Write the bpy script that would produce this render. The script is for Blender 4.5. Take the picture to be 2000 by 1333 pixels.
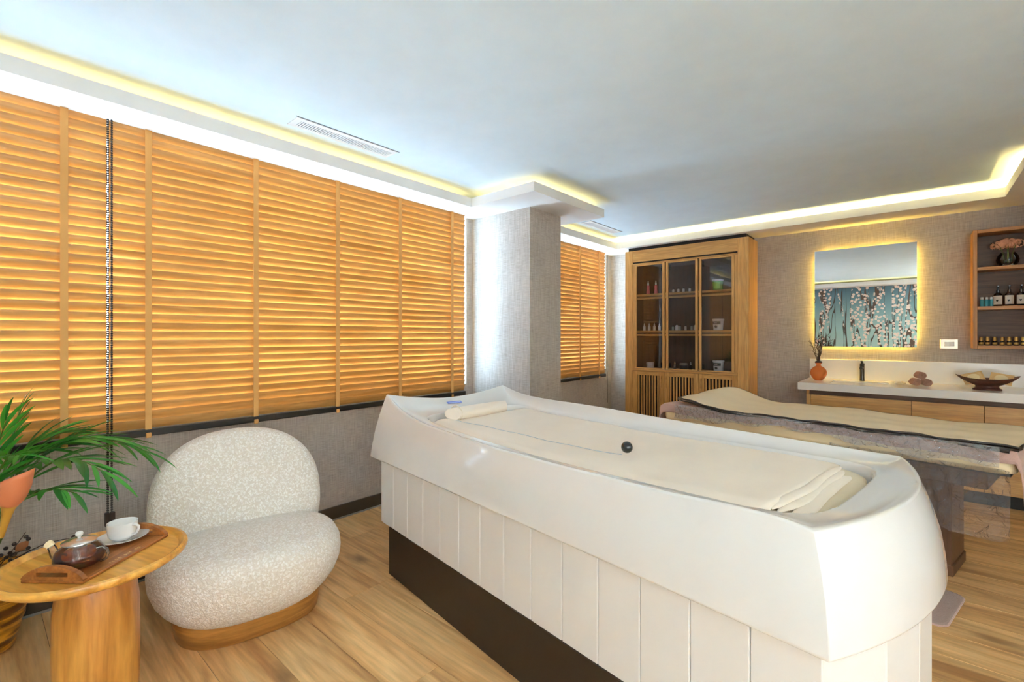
import bpy, bmesh, math, random
from math import sin, cos, pi, radians as R
from mathutils import Vector, Matrix
random.seed(7)
for o in list(bpy.data.objects): bpy.data.objects.remove(o)
S = bpy.context.scene
C = S.collection

# ------------------------------------------------------------------ camera, world, light, exposure
YAW = 40.8
cd = bpy.data.cameras.new('camera'); cam = bpy.data.objects.new('camera', cd); C.objects.link(cam)
cam.location = (0, 0, 1.25); cam.rotation_euler = (R(90), 0, R(YAW))
cd.sensor_width = 36; cd.lens = 914/2000*36; cd.shift_y = -0.00475; cd.clip_start = 0.02
S.camera = cam
WORLD_STRENGTH = 39.0
LED_POWER = 1.5
FILL_SHADE_T = 0.94  # transmission of the added window shades, controls the room fill
W = bpy.data.worlds.new('overcast_daylight'); S.world = W; W.use_nodes = True
bgn = W.node_tree.nodes['Background']
bgn.inputs[0].default_value = (0.56, 0.79, 1.0, 1); bgn.inputs[1].default_value = WORLD_STRENGTH
S.view_settings.view_transform = 'Standard'; S.view_settings.look = 'None'
S.view_settings.gamma = 1; S.view_settings.use_curve_mapping = False
S.view_settings.exposure = 0.58
S.cycles.use_denoising = True
S.cycles.max_bounces = 14; S.cycles.diffuse_bounces = 8; S.cycles.glossy_bounces = 6
S.cycles.transmission_bounces = 8; S.cycles.transparent_max_bounces = 16
S.cycles.sample_clamp_indirect = 12; S.cycles.caustics_reflective = False; S.cycles.caustics_refractive = False

def area(name, loc, rot, sx, sy, power, col, portal=False):
    l = bpy.data.lights.new(name, 'AREA'); l.shape = 'RECTANGLE'; l.size = sx; l.size_y = sy
    l.energy = power; l.color = col
    if portal: l.cycles.is_portal = True
    o = bpy.data.objects.new(name, l); C.objects.link(o); o.location = loc; o.rotation_euler = rot
    return o
# window portals (guide the sky light through the openings)
area('window_portal', (-3.09, 0.77, 1.53), (0, R(-90), 0), 1.55, 4.14, 1, (1, 1, 1), True)
area('window_portal', (-3.09, 4.33, 1.53), (0, R(-90), 0), 1.55, 1.86, 1, (1, 1, 1), True)
area('window_portal', (2.01, -.02, 1.5), (0, R(90), 0), 1.5, 2.75, 1, (1, 1, 1), True)  # portal at the added right fill window
area('window_portal', (1.12, -1.61, 1.27), (R(90), 0, 0), 1.3, 1.95, 1, (1, 1, 1), True)  # portal at the added rear fill window
# LED strips lying in the ceiling coves, shining up
LEDC = (1.0, 0.66, 0.21)
def led(x0, y0, x1, y1, k=1.0):
    L = math.hypot(x1-x0, y1-y0); a = math.atan2(y1-y0, x1-x0)
    area('cove_led_strip', ((x0+x1)/2, (y0+y1)/2, 2.322), (pi, 0, a), L, 0.012, LED_POWER*L*k, LEDC)
LB = 0.10
for seg in [(-2.706-LB, -1.09, -2.706-LB, 2.636-.02), (-2.706-LB+.1, 2.636+LB, -2.066-LB, 2.636+LB), (-2.066-LB, 2.636+LB, -2.066-LB, 3.63-LB),
            (-2.066-LB, 3.63-LB, -2.7, 3.63-LB), (-2.706-LB, 3.63, -2.706-LB, 5.04+LB), (-2.706, 5.04+LB, .505+LB, 5.04+LB),
            (.505+LB, 5.04, .505+LB, 4.264+LB), (.505+LB, 4.264+LB, 1.5+LB, 4.264+LB), (1.5+LB, 4.264, 1.5+LB, -1.09), (1.5, -1.09-LB, -2.7, -1.09-LB)]:
    led(*seg, 4.4 if seg[1] > 4.2 and seg[0] > -2.75 else .5)

# ------------------------------------------------------------------ materials
def srgb(r, g, b):
    f = lambda c: ((c/255+.055)/1.055)**2.4 if c > 10 else c/255/12.92
    return (f(r), f(g), f(b), 1)
def newmat(name):
    m = bpy.data.materials.new(name); m.use_nodes = True
    nt = m.node_tree; b = nt.nodes['Principled BSDF']
    return m, nt, b
def nd(nt, t, **kw):
    n = nt.nodes.new(t)
    for k, v in kw.items(): setattr(n, k, v)
    return n
def plain(name, col, rough=.5, metal=0, spec=.5, coat=0, bump=0, bscale=200, sheen=0):
    m, nt, b = newmat(name)
    b.inputs['Base Color'].default_value = col; b.inputs['Roughness'].default_value = rough
    b.inputs['Metallic'].default_value = metal; b.inputs['Specular IOR Level'].default_value = spec
    b.inputs['Coat Weight'].default_value = coat; b.inputs['Coat Roughness'].default_value = .05
    b.inputs['Sheen Weight'].default_value = sheen
    # faint tonal variation so that no surface is dead flat
    tc = nd(nt, 'ShaderNodeTexCoord'); nz = nd(nt, 'ShaderNodeTexNoise'); nz.inputs['Scale'].default_value = 6; nz.inputs['Detail'].default_value = 4
    nt.links.new(tc.outputs['Object'], nz.inputs['Vector'])
    mx = nd(nt, 'ShaderNodeMix', data_type='RGBA'); mx.inputs[6].default_value = tuple(c*.94 for c in col[:3])+(1,); mx.inputs[7].default_value = tuple(min(1, c*1.05) for c in col[:3])+(1,)
    nt.links.new(nz.outputs['Fac'], mx.inputs[0]); nt.links.new(mx.outputs[2], b.inputs['Base Color'])
    if bump:
        n2 = nd(nt, 'ShaderNodeTexNoise'); n2.inputs['Scale'].default_value = bscale; n2.inputs['Detail'].default_value = 3
        nt.links.new(tc.outputs['Object'], n2.inputs['Vector'])
        bp = nd(nt, 'ShaderNodeBump'); bp.inputs['Strength'].default_value = bump; bp.inputs['Distance'].default_value = .004
        nt.links.new(n2.outputs['Fac'], bp.inputs['Height']); nt.links.new(bp.outputs[0], b.inputs['Normal'])
    return m
def wood(name, c1, c2, c3=None, scale=(2, 30, 30), rough=.45, knots=0, bump=.08, rnd=.25, translucent=0, tcol=None, coat=0, fine=1.0):
    """grain runs along the axis with the smallest scale"""
    m, nt, b = newmat(name); L = nt.links.new
    tc = nd(nt, 'ShaderNodeTexCoord'); oi = nd(nt, 'ShaderNodeObjectInfo')
    ad = nd(nt, 'ShaderNodeVectorMath', operation='MULTIPLY_ADD')
    cmb = nd(nt, 'ShaderNodeCombineXYZ')
    for i in range(3): L(oi.outputs['Random'], cmb.inputs[i])
    ad.inputs[1].default_value = (37, 53, 71); L(cmb.outputs[0], ad.inputs[0]); L(tc.outputs['Object'], ad.inputs[2])
    mp = nd(nt, 'ShaderNodeMapping'); mp.inputs['Scale'].default_value = scale; L(ad.outputs[0], mp.inputs['Vector'])
    n1 = nd(nt, 'ShaderNodeTexNoise'); n1.inputs['Scale'].default_value = 1; n1.inputs['Detail'].default_value = 6; n1.inputs['Distortion'].default_value = 1.2
    L(mp.outputs[0], n1.inputs['Vector'])
    mp2 = nd(nt, 'ShaderNodeMapping'); mp2.inputs['Scale'].default_value = tuple(s*5*fine for s in scale); L(ad.outputs[0], mp2.inputs['Vector'])
    n2 = nd(nt, 'ShaderNodeTexNoise'); n2.inputs['Scale'].default_value = 1; n2.inputs['Detail'].default_value = 3
    L(mp2.outputs[0], n2.inputs['Vector'])
    cr = nd(nt, 'ShaderNodeValToRGB'); e = cr.color_ramp.elements
    e[0].position = .30; e[0].color = c2; e[1].position = .66; e[1].color = c1
    if c3: x = e.new(.48); x.color = c3
    L(n1.outputs['Fac'], cr.inputs[0])
    mx = nd(nt, 'ShaderNodeMix', data_type='RGBA', blend_type='MULTIPLY'); mx.inputs[0].default_value = .55
    r2 = nd(nt, 'ShaderNodeMapRange'); r2.inputs[1].default_value = .3; r2.inputs[2].default_value = .7; r2.inputs[3].default_value = .62; r2.inputs[4].default_value = 1.12
    L(n2.outputs['Fac'], r2.inputs[0]); L(cr.outputs[0], mx.inputs[6]); L(r2.outputs[0], mx.inputs[7])
    col = mx.outputs[2]
    if knots:
        mk = nd(nt, 'ShaderNodeMapping'); mk.inputs['Scale'].default_value = tuple(1.9 if s == min(scale) else 4.6 for s in scale); L(ad.outputs[0], mk.inputs['Vector'])
        nk0 = nd(nt, 'ShaderNodeTexNoise'); nk0.inputs['Scale'].default_value = 3; L(mk.outputs[0], nk0.inputs['Vector'])
        va = nd(nt, 'ShaderNodeMix', data_type='RGBA', blend_type='ADD'); va.inputs[0].default_value = .25
        L(mk.outputs[0], va.inputs[6]); L(nk0.outputs['Color'], va.inputs[7])
        vo = nd(nt, 'ShaderNodeTexVoronoi'); vo.inputs['Scale'].default_value = 1.0; L(va.outputs[2], vo.inputs['Vector'])
        rk = nd(nt, 'ShaderNodeMapRange'); rk.inputs[1].default_value = .03; rk.inputs[2].default_value = .20; rk.inputs[3].default_value = knots; rk.inputs[4].default_value = 0
        L(vo.outputs['Distance'], rk.inputs[0])
        mk2 = nd(nt, 'ShaderNodeMix', data_type='RGBA'); L(rk.outputs[0], mk2.inputs[0]); L(col, mk2.inputs[6])
        mk2.inputs[7].default_value = tuple(c*.32 for c in c2[:3])+(1,); col = mk2.outputs[2]
    if rnd:
        hs = nd(nt, 'ShaderNodeHueSaturation'); rr = nd(nt, 'ShaderNodeMapRange'); rr.inputs[3].default_value = 1-rnd; rr.inputs[4].default_value = 1+rnd
        L(oi.outputs['Random'], rr.inputs[0]); L(rr.outputs[0], hs.inputs['Value']); L(col, hs.inputs['Color']); col = hs.outputs[0]
    L(col, b.inputs['Base Color']); b.inputs['Roughness'].default_value = rough; b.inputs['Coat Weight'].default_value = coat
    bp = nd(nt, 'ShaderNodeBump'); bp.inputs['Strength'].default_value = bump; bp.inputs['Distance'].default_value = .002
    L(n2.outputs['Fac'], bp.inputs['Height']); L(bp.outputs[0], b.inputs['Normal'])
    if translucent:
        tr = nd(nt, 'ShaderNodeBsdfTranslucent'); tr.inputs[0].default_value = tcol
        ms = nd(nt, 'ShaderNodeMixShader'); ms.inputs[0].default_value = translucent
        out = nt.nodes['Material Output']; L(b.outputs[0], ms.inputs[1]); L(tr.outputs[0], ms.inputs[2]); L(ms.outputs[0], out.inputs[0])
    return m
def linen(name, c1, c2):
    m, nt, b = newmat(name); L = nt.links.new
    ge = nd(nt, 'ShaderNodeNewGeometry'); tc = nd(nt, 'ShaderNodeTexCoord')
    ns = []
    for sc in ((260, 260, 9), (14, 14, 300)):
        mp = nd(nt, 'ShaderNodeMapping'); mp.inputs['Scale'].default_value = sc; L(ge.outputs['Position'], mp.inputs['Vector'])
        n = nd(nt, 'ShaderNodeTexNoise'); n.inputs['Scale'].default_value = 1; n.inputs['Detail'].default_value = 2; L(mp.outputs[0], n.inputs['Vector']); ns.append(n)
    ad = nd(nt, 'ShaderNodeMath', operation='ADD'); L(ns[0].outputs['Fac'], ad.inputs[0]); L(ns[1].outputs['Fac'], ad.inputs[1])
    big = nd(nt, 'ShaderNodeTexNoise'); big.inputs['Scale'].default_value = 3.2; big.inputs['Detail'].default_value = 3; L(ge.outputs['Position'], big.inputs['Vector'])
    a2 = nd(nt, 'ShaderNodeMath', operation='MULTIPLY_ADD'); a2.inputs[1].default_value = .35; L(big.outputs['Fac'], a2.inputs[0]); L(ad.outputs[0], a2.inputs[2])
    rg = nd(nt, 'ShaderNodeMapRange'); rg.inputs[1].default_value = .85; rg.inputs[2].default_value = 1.5; L(a2.outputs[0], rg.inputs[0])
    mx = nd(nt, 'ShaderNodeMix', data_type='RGBA'); mx.inputs[6].default_value = c2; mx.inputs[7].default_value = c1
    L(rg.outputs[0], mx.inputs[0]); L(mx.outputs[2], b.inputs['Base Color']); b.inputs['Roughness'].default_value = .8
    b.inputs['Specular IOR Level'].default_value = .25
    bp = nd(nt, 'ShaderNodeBump'); bp.inputs['Strength'].default_value = .25; bp.inputs['Distance'].default_value = .002
    L(ad.outputs[0], bp.inputs['Height']); L(bp.outputs[0], b.inputs['Normal'])
    return m
def thin_glass(name, tint=(1, 1, 1, 1), refl=.12, rough=.0, haze=0, hazecol=(1, 1, 1, 1), bump=0):
    m, nt, b = newmat(name); L = nt.links.new; nt.nodes.remove(b)
    t = nd(nt, 'ShaderNodeBsdfTransparent'); t.inputs[0].default_value = tint
    g = nd(nt, 'ShaderNodeBsdfGlossy'); g.inputs['Roughness'].default_value = rough
    fr = nd(nt, 'ShaderNodeFresnel'); fr.inputs[0].default_value = 1.5
    mr = nd(nt, 'ShaderNodeMath', operation='MULTIPLY'); mr.inputs[1].default_value = refl/.04*.5; mr.use_clamp = True; L(fr.outputs[0], mr.inputs[0])
    ms = nd(nt, 'ShaderNodeMixShader'); L(mr.outputs[0], ms.inputs[0]); L(t.outputs[0], ms.inputs[1]); L(g.outputs[0], ms.inputs[2])
    o = ms.outputs[0]
    if haze:
        d = nd(nt, 'ShaderNodeBsdfDiffuse'); d.inputs[0].default_value = hazecol
        m2 = nd(nt, 'ShaderNodeMixShader'); m2.inputs[0].default_value = haze; L(o, m2.inputs[1]); L(d.outputs[0], m2.inputs[2]); o = m2.outputs[0]
    if bump:
        tc = nd(nt, 'ShaderNodeTexCoord'); n = nd(nt, 'ShaderNodeTexNoise'); n.inputs['Scale'].default_value = 26; n.inputs['Detail'].default_value = 4; n.inputs['Distortion'].default_value = 1.5
        L(tc.outputs['Object'], n.inputs['Vector']); bp = nd(nt, 'ShaderNodeBump'); bp.inputs['Strength'].default_value = bump; bp.inputs['Distance'].default_value = .03
        L(n.outputs['Fac'], bp.inputs['Height']); L(bp.outputs[0], g.inputs['Normal']); L(bp.outputs[0], fr.inputs['Normal'])
    L(o, nt.nodes['Material Output'].inputs[0])
    return m
def emit(name, col, st):
    m, nt, b = newmat(name); b.inputs['Base Color'].default_value = col
    b.inputs['Emission Color'].default_value = col; b.inputs['Emission Strength'].default_value = st
    return m

M = {}
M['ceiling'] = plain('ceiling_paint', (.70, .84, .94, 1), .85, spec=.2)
M['soffit'] = plain('soffit_paint', (.80, .80, .80, 1), .8, spec=.2)
M['wall'] = linen('linen_wallpaper', srgb(194, 186, 179), srgb(154, 146, 138))
M['base'] = plain('dark_baseboard', srgb(62, 52, 40), .45)
M['alu'] = plain('aluminium_strip', srgb(150, 152, 150), .35, metal=.6)
M['white_frame'] = plain('white_window_frame', (.75, .76, .78, 1), .4)
M['glass'] = thin_glass('window_glass', (.96, .99, 1, 1), .06)
M['cabglass'] = thin_glass('smoked_cabinet_glass', (.95, .95, .97, 1), .10)
M['slat'] = wood('blind_slat_wood', srgb(214, 160, 94), srgb(192, 134, 66), scale=(14, 1.2, 14), rough=.4, rnd=.05, bump=.02, translucent=.055, tcol=(1.0, .58, .18, 1))
M['tape'] = plain('blind_tape', srgb(214, 160, 92), .8, bump=.2, bscale=700)
M['rail'] = plain('dark_bottom_rail', srgb(30, 26, 24), .4)
M['cord'] = plain('bead_cord', srgb(38, 32, 32), .5)
M['oak'] = wood('oak_veneer', srgb(220, 172, 106), srgb(194, 142, 78), scale=(26, 26, 1.6), rough=.42, rnd=.04, bump=.03)
M['oakh'] = wood('oak_veneer_horizontal', srgb(220, 172, 106), srgb(194, 142, 78), scale=(1.6, 26, 26), rough=.42, rnd=.04, bump=.03)
M['shelfoak'] = wood('warm_oak_edge', srgb(200, 140, 74), srgb(168, 108, 50), scale=(1.6, 30, 30), rough=.45, rnd=.04)
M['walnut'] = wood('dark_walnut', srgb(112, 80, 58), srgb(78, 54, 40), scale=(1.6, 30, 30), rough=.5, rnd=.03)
M['cabinside'] = wood('dark_cabinet_lining', srgb(84, 62, 48), srgb(60, 44, 34), scale=(26, 26, 1.4), rough=.5, rnd=.03)
M['floor'] = wood('oak_floor', srgb(234, 192, 134), srgb(180, 130, 80), srgb(216, 168, 110), scale=(1.1, 13, 13), rough=.36, knots=.85, bump=.15, rnd=.10)
M['subfloor'] = plain('subfloor', srgb(60, 44, 30), .9)
M['gel'] = plain('white_gelcoat', (.71, .70, .69, 1), .12, spec=.5, coat=.4)
M['panel'] = plain('white_panel', (.72, .71, .70, 1), .35)
M['plinth'] = plain('black_plinth', srgb(38, 28, 22), .4)
M['sheet'] = plain('cream_sheet', srgb(234, 221, 206), .55, bump=.15, bscale=14, sheen=.2)
M['sheet2'] = plain('cream_undersheet', srgb(224, 210, 186), .6, bump=.15, bscale=14)
M['boucle'] = None
M['blue'] = plain('blue_print', srgb(92, 120, 214), .4)
M['blue2'] = plain('pale_blue_print', srgb(180, 200, 240), .4)
M['black'] = plain('black_plastic', (.012, .012, .014, 1), .18, coat=.5)
M['string'] = plain('grey_blue_cord', srgb(186, 200, 212), .6)
M['mattress'] = plain('cream_vinyl', srgb(244, 226, 186), .38, bump=.06, bscale=40)
M['towel'] = plain('mauve_towel', srgb(208, 172, 160), .95, bump=.8, bscale=320, sheen=.3)
M['blanket'] = plain('beige_blanket', srgb(232, 214, 186), .6, bump=.3, bscale=9)
M['piping'] = plain('dark_piping', srgb(52, 46, 44), .35)
M['film'] = thin_glass('crinkled_plastic_film', (.96, .96, .96, 1), .14, .16, .05, (.92, .92, .94, 1), bump=1.0)
M['film2'] = thin_glass('gathered_plastic_film', (.97, .97, .97, 1), .32, .07, .15, (.95, .95, .97, 1), bump=1.0)
M['brown'] = wood('brown_pedestal_wood', srgb(112, 78, 56), srgb(86, 58, 40), scale=(26, 26, 1.6), rough=.45, rnd=0)
M['mat'] = plain('mauve_bath_mat', srgb(176, 152, 142), .95, bump=.8, bscale=300)
M['white_stone'] = plain('white_solid_surface', (.86, .84, .80, 1), .22, coat=.2)
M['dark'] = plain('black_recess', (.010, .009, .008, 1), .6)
M['terracotta'] = plain('terracotta', srgb(206, 112, 52), .7, bump=.2, bscale=60)
M['twig'] = plain('dark_twig', srgb(58, 42, 36), .8)
M['gun'] = plain('gunmetal', srgb(92, 88, 82), .28, metal=.85)
M['rolltowel'] = plain('brown_towel', srgb(198, 152, 134), .95, bump=.8, bscale=260)
M['darkwood'] = wood('carved_dark_wood', srgb(104, 58, 42), srgb(66, 36, 28), scale=(3, 20, 20), rough=.4, rnd=0)
M['kraft'] = plain('loofah_kraft', srgb(222, 186, 130), .8, bump=.5, bscale=120)
M['kraft2'] = plain('pale_loofah', srgb(240, 220, 176), .8, bump=.5, bscale=160)
M['silver'] = plain('champagne_metal', srgb(190, 176, 158), .3, metal=.7)
M['whitep'] = plain('white_plastic', (.80, .80, .78, 1), .35)
M['pink'] = plain('pink_bottle', srgb(226, 120, 128), .25)
M['green'] = plain('green_tub', srgb(70, 168, 62), .35)
M['darklabel'] = plain('dark_printed_label', srgb(46, 54, 54), .5)
M['amber'] = plain('dark_amber_glass', srgb(40, 22, 16), .12, coat=.5)
M['paper'] = plain('white_label', srgb(228, 220, 212), .6)
M['teal'] = plain('teal_bottle', srgb(82, 168, 184), .25)
M['gold'] = plain('gold_cap', srgb(206, 164, 88), .3, metal=.5)
M['navy'] = plain('navy_jar', srgb(54, 60, 86), .3)
M['grey_bottle'] = plain('frosted_grey_bottle', srgb(176, 178, 170), .3)
M['clear'] = thin_glass('clear_glass', (.94, .95, .95, 1), .14)
M['petal'] = plain('peach_petals', srgb(240, 178, 140), .8)
M['petal2'] = plain('cream_petals', srgb(242, 228, 196), .8)
M['tabletop'] = wood('teak_table', srgb(236, 180, 88), srgb(198, 132, 52), srgb(224, 162, 72), scale=(2.2, 16, 16), rough=.35, knots=.35, rnd=0, coat=.15, bump=.05)
M['tableleg'] = wood('teak_trunk', srgb(216, 154, 72), srgb(158, 98, 38), srgb(194, 130, 56), scale=(14, 14, 1.6), rough=.4, knots=.4, rnd=0, coat=.1, bump=.05)
M['chairbase'] = wood('oak_base', srgb(190, 134, 66), srgb(140, 90, 40), scale=(3, 3, 22), rough=.4, rnd=0)
M['traywood'] = wood('reddish_tray_wood', srgb(176, 110, 54), srgb(128, 74, 34), scale=(3, 30, 30), rough=.4, rnd=0)
M['lettering'] = plain('gilt_lettering', srgb(224, 188, 128), .5)
M['porcelain'] = plain('porcelain', (.82, .82, .81, 1), .08, coat=.6)
M['teaglass'] = thin_glass('teapot_glass', (.95, .95, .94, 1), .08, .0, .02)
M['tea'] = None
M['steel'] = plain('brushed_steel', srgb(205, 203, 200), .2, metal=.85)
M['leaf'] = None
M['potstripe'] = None
M['spathe'] = plain('copper_spathe', srgb(214, 126, 84), .55, bump=.2, bscale=40)
M['spathe2'] = plain('yellow_green_tube', srgb(200, 150, 60), .5)
M['stem'] = plain('green_stem', srgb(92, 120, 42), .6)
M['berry'] = plain('dark_berry', srgb(40, 22, 22), .35)
M['dryleaf'] = plain('dry_brown_leaf', srgb(150, 92, 52), .7)
M['mirror'] = plain('mirror_silver', (.90, .91, .91, 1), .0, metal=1)
M['mirled'] = emit('mirror_led', (1.0, .66, .10, 1), 28)
def fill_shade_mat(name, k):
    m, nt, b = newmat(name); nt.nodes.remove(b); tr = nd(nt, 'ShaderNodeBsdfTranslucent'); tr.inputs[0].default_value = (FILL_SHADE_T, FILL_SHADE_T*.865, FILL_SHADE_T*.77, 1)
    df = nd(nt, 'ShaderNodeBsdfDiffuse'); df.inputs[0].default_value = (.75, .75, .74, 1); ms = nd(nt, 'ShaderNodeMixShader'); ms.inputs[0].default_value = k
    nt.links.new(df.outputs[0], ms.inputs[1]); nt.links.new(tr.outputs[0], ms.inputs[2]); nt.links.new(ms.outputs[0], nt.nodes['Material Output'].inputs[0]); return m
M['shade'] = fill_shade_mat('fill_shade_cloth', .55); M['fill_shade_sheer'] = fill_shade_mat('sheer_fill_cloth', .80)  # cloths of the two added windows, tuned for fill light
# boucle
m, nt, b = newmat('cream_boucle'); tc = nd(nt, 'ShaderNodeTexCoord'); vo = nd(nt, 'ShaderNodeTexVoronoi'); vo.inputs['Scale'].default_value = 95
nz = nd(nt, 'ShaderNodeTexNoise'); nz.inputs['Scale'].default_value = 70; nz.inputs['Detail'].default_value = 3
va = nd(nt, 'ShaderNodeMix', data_type='RGBA', blend_type='ADD'); va.inputs[0].default_value = .03
nt.links.new(tc.outputs['Object'], nz.inputs['Vector']); nt.links.new(tc.outputs['Object'], va.inputs[6]); nt.links.new(nz.outputs['Color'], va.inputs[7]); nt.links.new(va.outputs[2], vo.inputs['Vector'])
mx = nd(nt, 'ShaderNodeMix', data_type='RGBA'); mx.inputs[6].default_value = srgb(253, 250, 246); mx.inputs[7].default_value = srgb(226, 216, 204)
rg = nd(nt, 'ShaderNodeMapRange'); rg.inputs[1].default_value = .12; rg.inputs[2].default_value = .62; nt.links.new(vo.outputs['Distance'], rg.inputs[0]); nt.links.new(rg.outputs[0], mx.inputs[0])
nt.links.new(mx.outputs[2], b.inputs['Base Color']); b.inputs['Roughness'].default_value = .95; b.inputs['Sheen Weight'].default_value = .2
bp = nd(nt, 'ShaderNodeBump'); bp.invert = True; bp.inputs['Strength'].default_value = .7; bp.inputs['Distance'].default_value = .007
nt.links.new(vo.outputs['Distance'], bp.inputs['Height']); nt.links.new(bp.outputs[0], b.inputs['Normal']); M['boucle'] = m
# tea
m = thin_glass('brewed_tea', (.90, .50, .20, 1), .06, .02, .14, srgb(170, 70, 24)); M['tea'] = m
# leaf
m, nt, b = newmat('palm_leaf'); oi = nd(nt, 'ShaderNodeObjectInfo'); cr = nd(nt, 'ShaderNodeValToRGB'); e = cr.color_ramp.elements
e[0].color = srgb(14, 84, 34); e[1].color = srgb(74, 168, 62); x = e.new(.6); x.color = srgb(26, 124, 52)
nt.links.new(oi.outputs['Random'], cr.inputs[0]); nt.links.new(cr.outputs[0], b.inputs['Base Color']); b.inputs['Roughness'].default_value = .38
tr = nd(nt, 'ShaderNodeBsdfTranslucent'); tr.inputs[0].default_value = srgb(110, 200, 50); ms = nd(nt, 'ShaderNodeMixShader'); ms.inputs[0].default_value = .22
nt.links.new(b.outputs[0], ms.inputs[1]); nt.links.new(tr.outputs[0], ms.inputs[2]); nt.links.new(ms.outputs[0], nt.nodes['Material Output'].inputs[0]); M['leaf'] = m
# striped pot
m, nt, b = newmat('rippled_amber_pot'); tc = nd(nt, 'ShaderNodeTexCoord'); mp = nd(nt, 'ShaderNodeMapping'); mp.inputs['Scale'].default_value = (4, 4, 26)
nt.links.new(tc.outputs['Object'], mp.inputs['Vector']); nz = nd(nt, 'ShaderNodeTexNoise'); nz.inputs['Scale'].default_value = 1.4; nz.inputs['Distortion'].default_value = .8; nt.links.new(mp.outputs[0], nz.inputs['Vector'])
cr = nd(nt, 'ShaderNodeValToRGB'); e = cr.color_ramp.elements; e[0].position = .38; e[0].color = srgb(96, 52, 14); e[1].position = .6; e[1].color = srgb(214, 146, 40)
nt.links.new(nz.outputs['Fac'], cr.inputs[0]); nt.links.new(cr.outputs[0], b.inputs['Base Color']); b.inputs['Roughness'].default_value = .35; M['potstripe'] = m
# cherry blossom mural (flat print on the rear wall)
m, nt, b = newmat('blossom_mural'); L = nt.links.new
ge = nd(nt, 'ShaderNodeNewGeometry'); sx = nd(nt, 'ShaderNodeSeparateXYZ'); L(ge.outputs['Position'], sx.inputs[0])
bg = nd(nt, 'ShaderNodeValToRGB'); e = bg.color_ramp.elements; e[0].position = .2; e[0].color = srgb(196, 226, 224); e[1].position = .97; e[1].color = srgb(86, 124, 142); x = e.new(.6); x.color = srgb(166, 206, 208)
mz = nd(nt, 'ShaderNodeMapRange'); mz.inputs[1].default_value = 0; mz.inputs[2].default_value = 2.3; L(sx.outputs[2], mz.inputs[0]); L(mz.outputs[0], bg.inputs[0])
def gar(scale, w, lo, hi):
    mp = nd(nt, 'ShaderNodeMapping'); mp.inputs['Scale'].default_value = scale; mp.inputs['Location'].default_value = w; L(ge.outputs['Position'], mp.inputs['Vector'])
    n = nd(nt, 'ShaderNodeTexNoise'); n.inputs['Scale'].default_value = 1; n.inputs['Detail'].default_value = 2; n.inputs['Distortion'].default_value = .6; L(mp.outputs[0], n.inputs['Vector'])
    return n.outputs['Fac']
g1 = gar((5.0, 1, .9), (3, 0, 0), 0, 0)
mg = nd(nt, 'ShaderNodeMapRange'); mg.inputs[1].default_value = .46; mg.inputs[2].default_value = .51; L(g1, mg.inputs[0])
def petals(sc, r0, r1):
    v = nd(nt, 'ShaderNodeTexVoronoi'); v.inputs['Scale'].default_value = sc; L(ge.outputs['Position'], v.inputs['Vector'])
    r = nd(nt, 'ShaderNodeMapRange'); r.inputs[1].default_value = r0; r.inputs[2].default_value = r1; r.inputs[3].default_value = 1; r.inputs[4].default_value = 0; L(v.outputs['Distance'], r.inputs[0])
    return v, r.outputs[0]
v1, p1 = petals(17, .40, .48)
mu = nd(nt, 'ShaderNodeMath', operation='MULTIPLY'); L(p1, mu.inputs[0]); L(mg.outputs[0], mu.inputs[1])
g2 = gar((5.0, 1, .55), (9, 0, 4), 0, 0)
ab = nd(nt, 'ShaderNodeMath', operation='SUBTRACT'); ab.inputs[1].default_value = .5; L(g2, ab.inputs[0]); a2 = nd(nt, 'ShaderNodeMath', operation='ABSOLUTE'); L(ab.outputs[0], a2.inputs[0])
br = nd(nt, 'ShaderNodeMapRange'); br.inputs[1].default_value = .012; br.inputs[2].default_value = .022; br.inputs[3].default_value = 1; br.inputs[4].default_value = 0; L(a2.outputs[0], br.inputs[0])
m1 = nd(nt, 'ShaderNodeMix', data_type='RGBA'); L(br.outputs[0], m1.inputs[0]); L(bg.outputs[0], m1.inputs[6]); m1.inputs[7].default_value = srgb(78, 72, 66)
pc = nd(nt, 'ShaderNodeMix', data_type='RGBA'); L(v1.outputs['Color'], pc.inputs[0]); pc.inputs[6].default_value = srgb(238, 206, 196); pc.inputs[7].default_value = srgb(246, 236, 226)
cb0 = nd(nt, 'ShaderNodeMath', operation='SUBTRACT'); cb0.inputs[1].default_value = .525; L(g1, cb0.inputs[0]); cb1 = nd(nt, 'ShaderNodeMath', operation='ABSOLUTE'); L(cb0.outputs[0], cb1.inputs[0])
cb2 = nd(nt, 'ShaderNodeMapRange'); cb2.inputs[1].default_value = .014; cb2.inputs[2].default_value = .022; cb2.inputs[3].default_value = 1; cb2.inputs[4].default_value = 0; L(cb1.outputs[0], cb2.inputs[0])
m1b = nd(nt, 'ShaderNodeMix', data_type='RGBA'); L(cb2.outputs[0], m1b.inputs[0]); L(m1.outputs[2], m1b.inputs[6]); m1b.inputs[7].default_value = srgb(96, 80, 72)
m2 = nd(nt, 'ShaderNodeMix', data_type='RGBA'); L(mu.outputs[0], m2.inputs[0]); L(m1b.outputs[2], m2.inputs[6]); L(pc.outputs[2], m2.inputs[7])
L(m2.outputs[2], b.inputs['Base Color']); b.inputs['Roughness'].default_value = .8; M['mural'] = m

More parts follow.
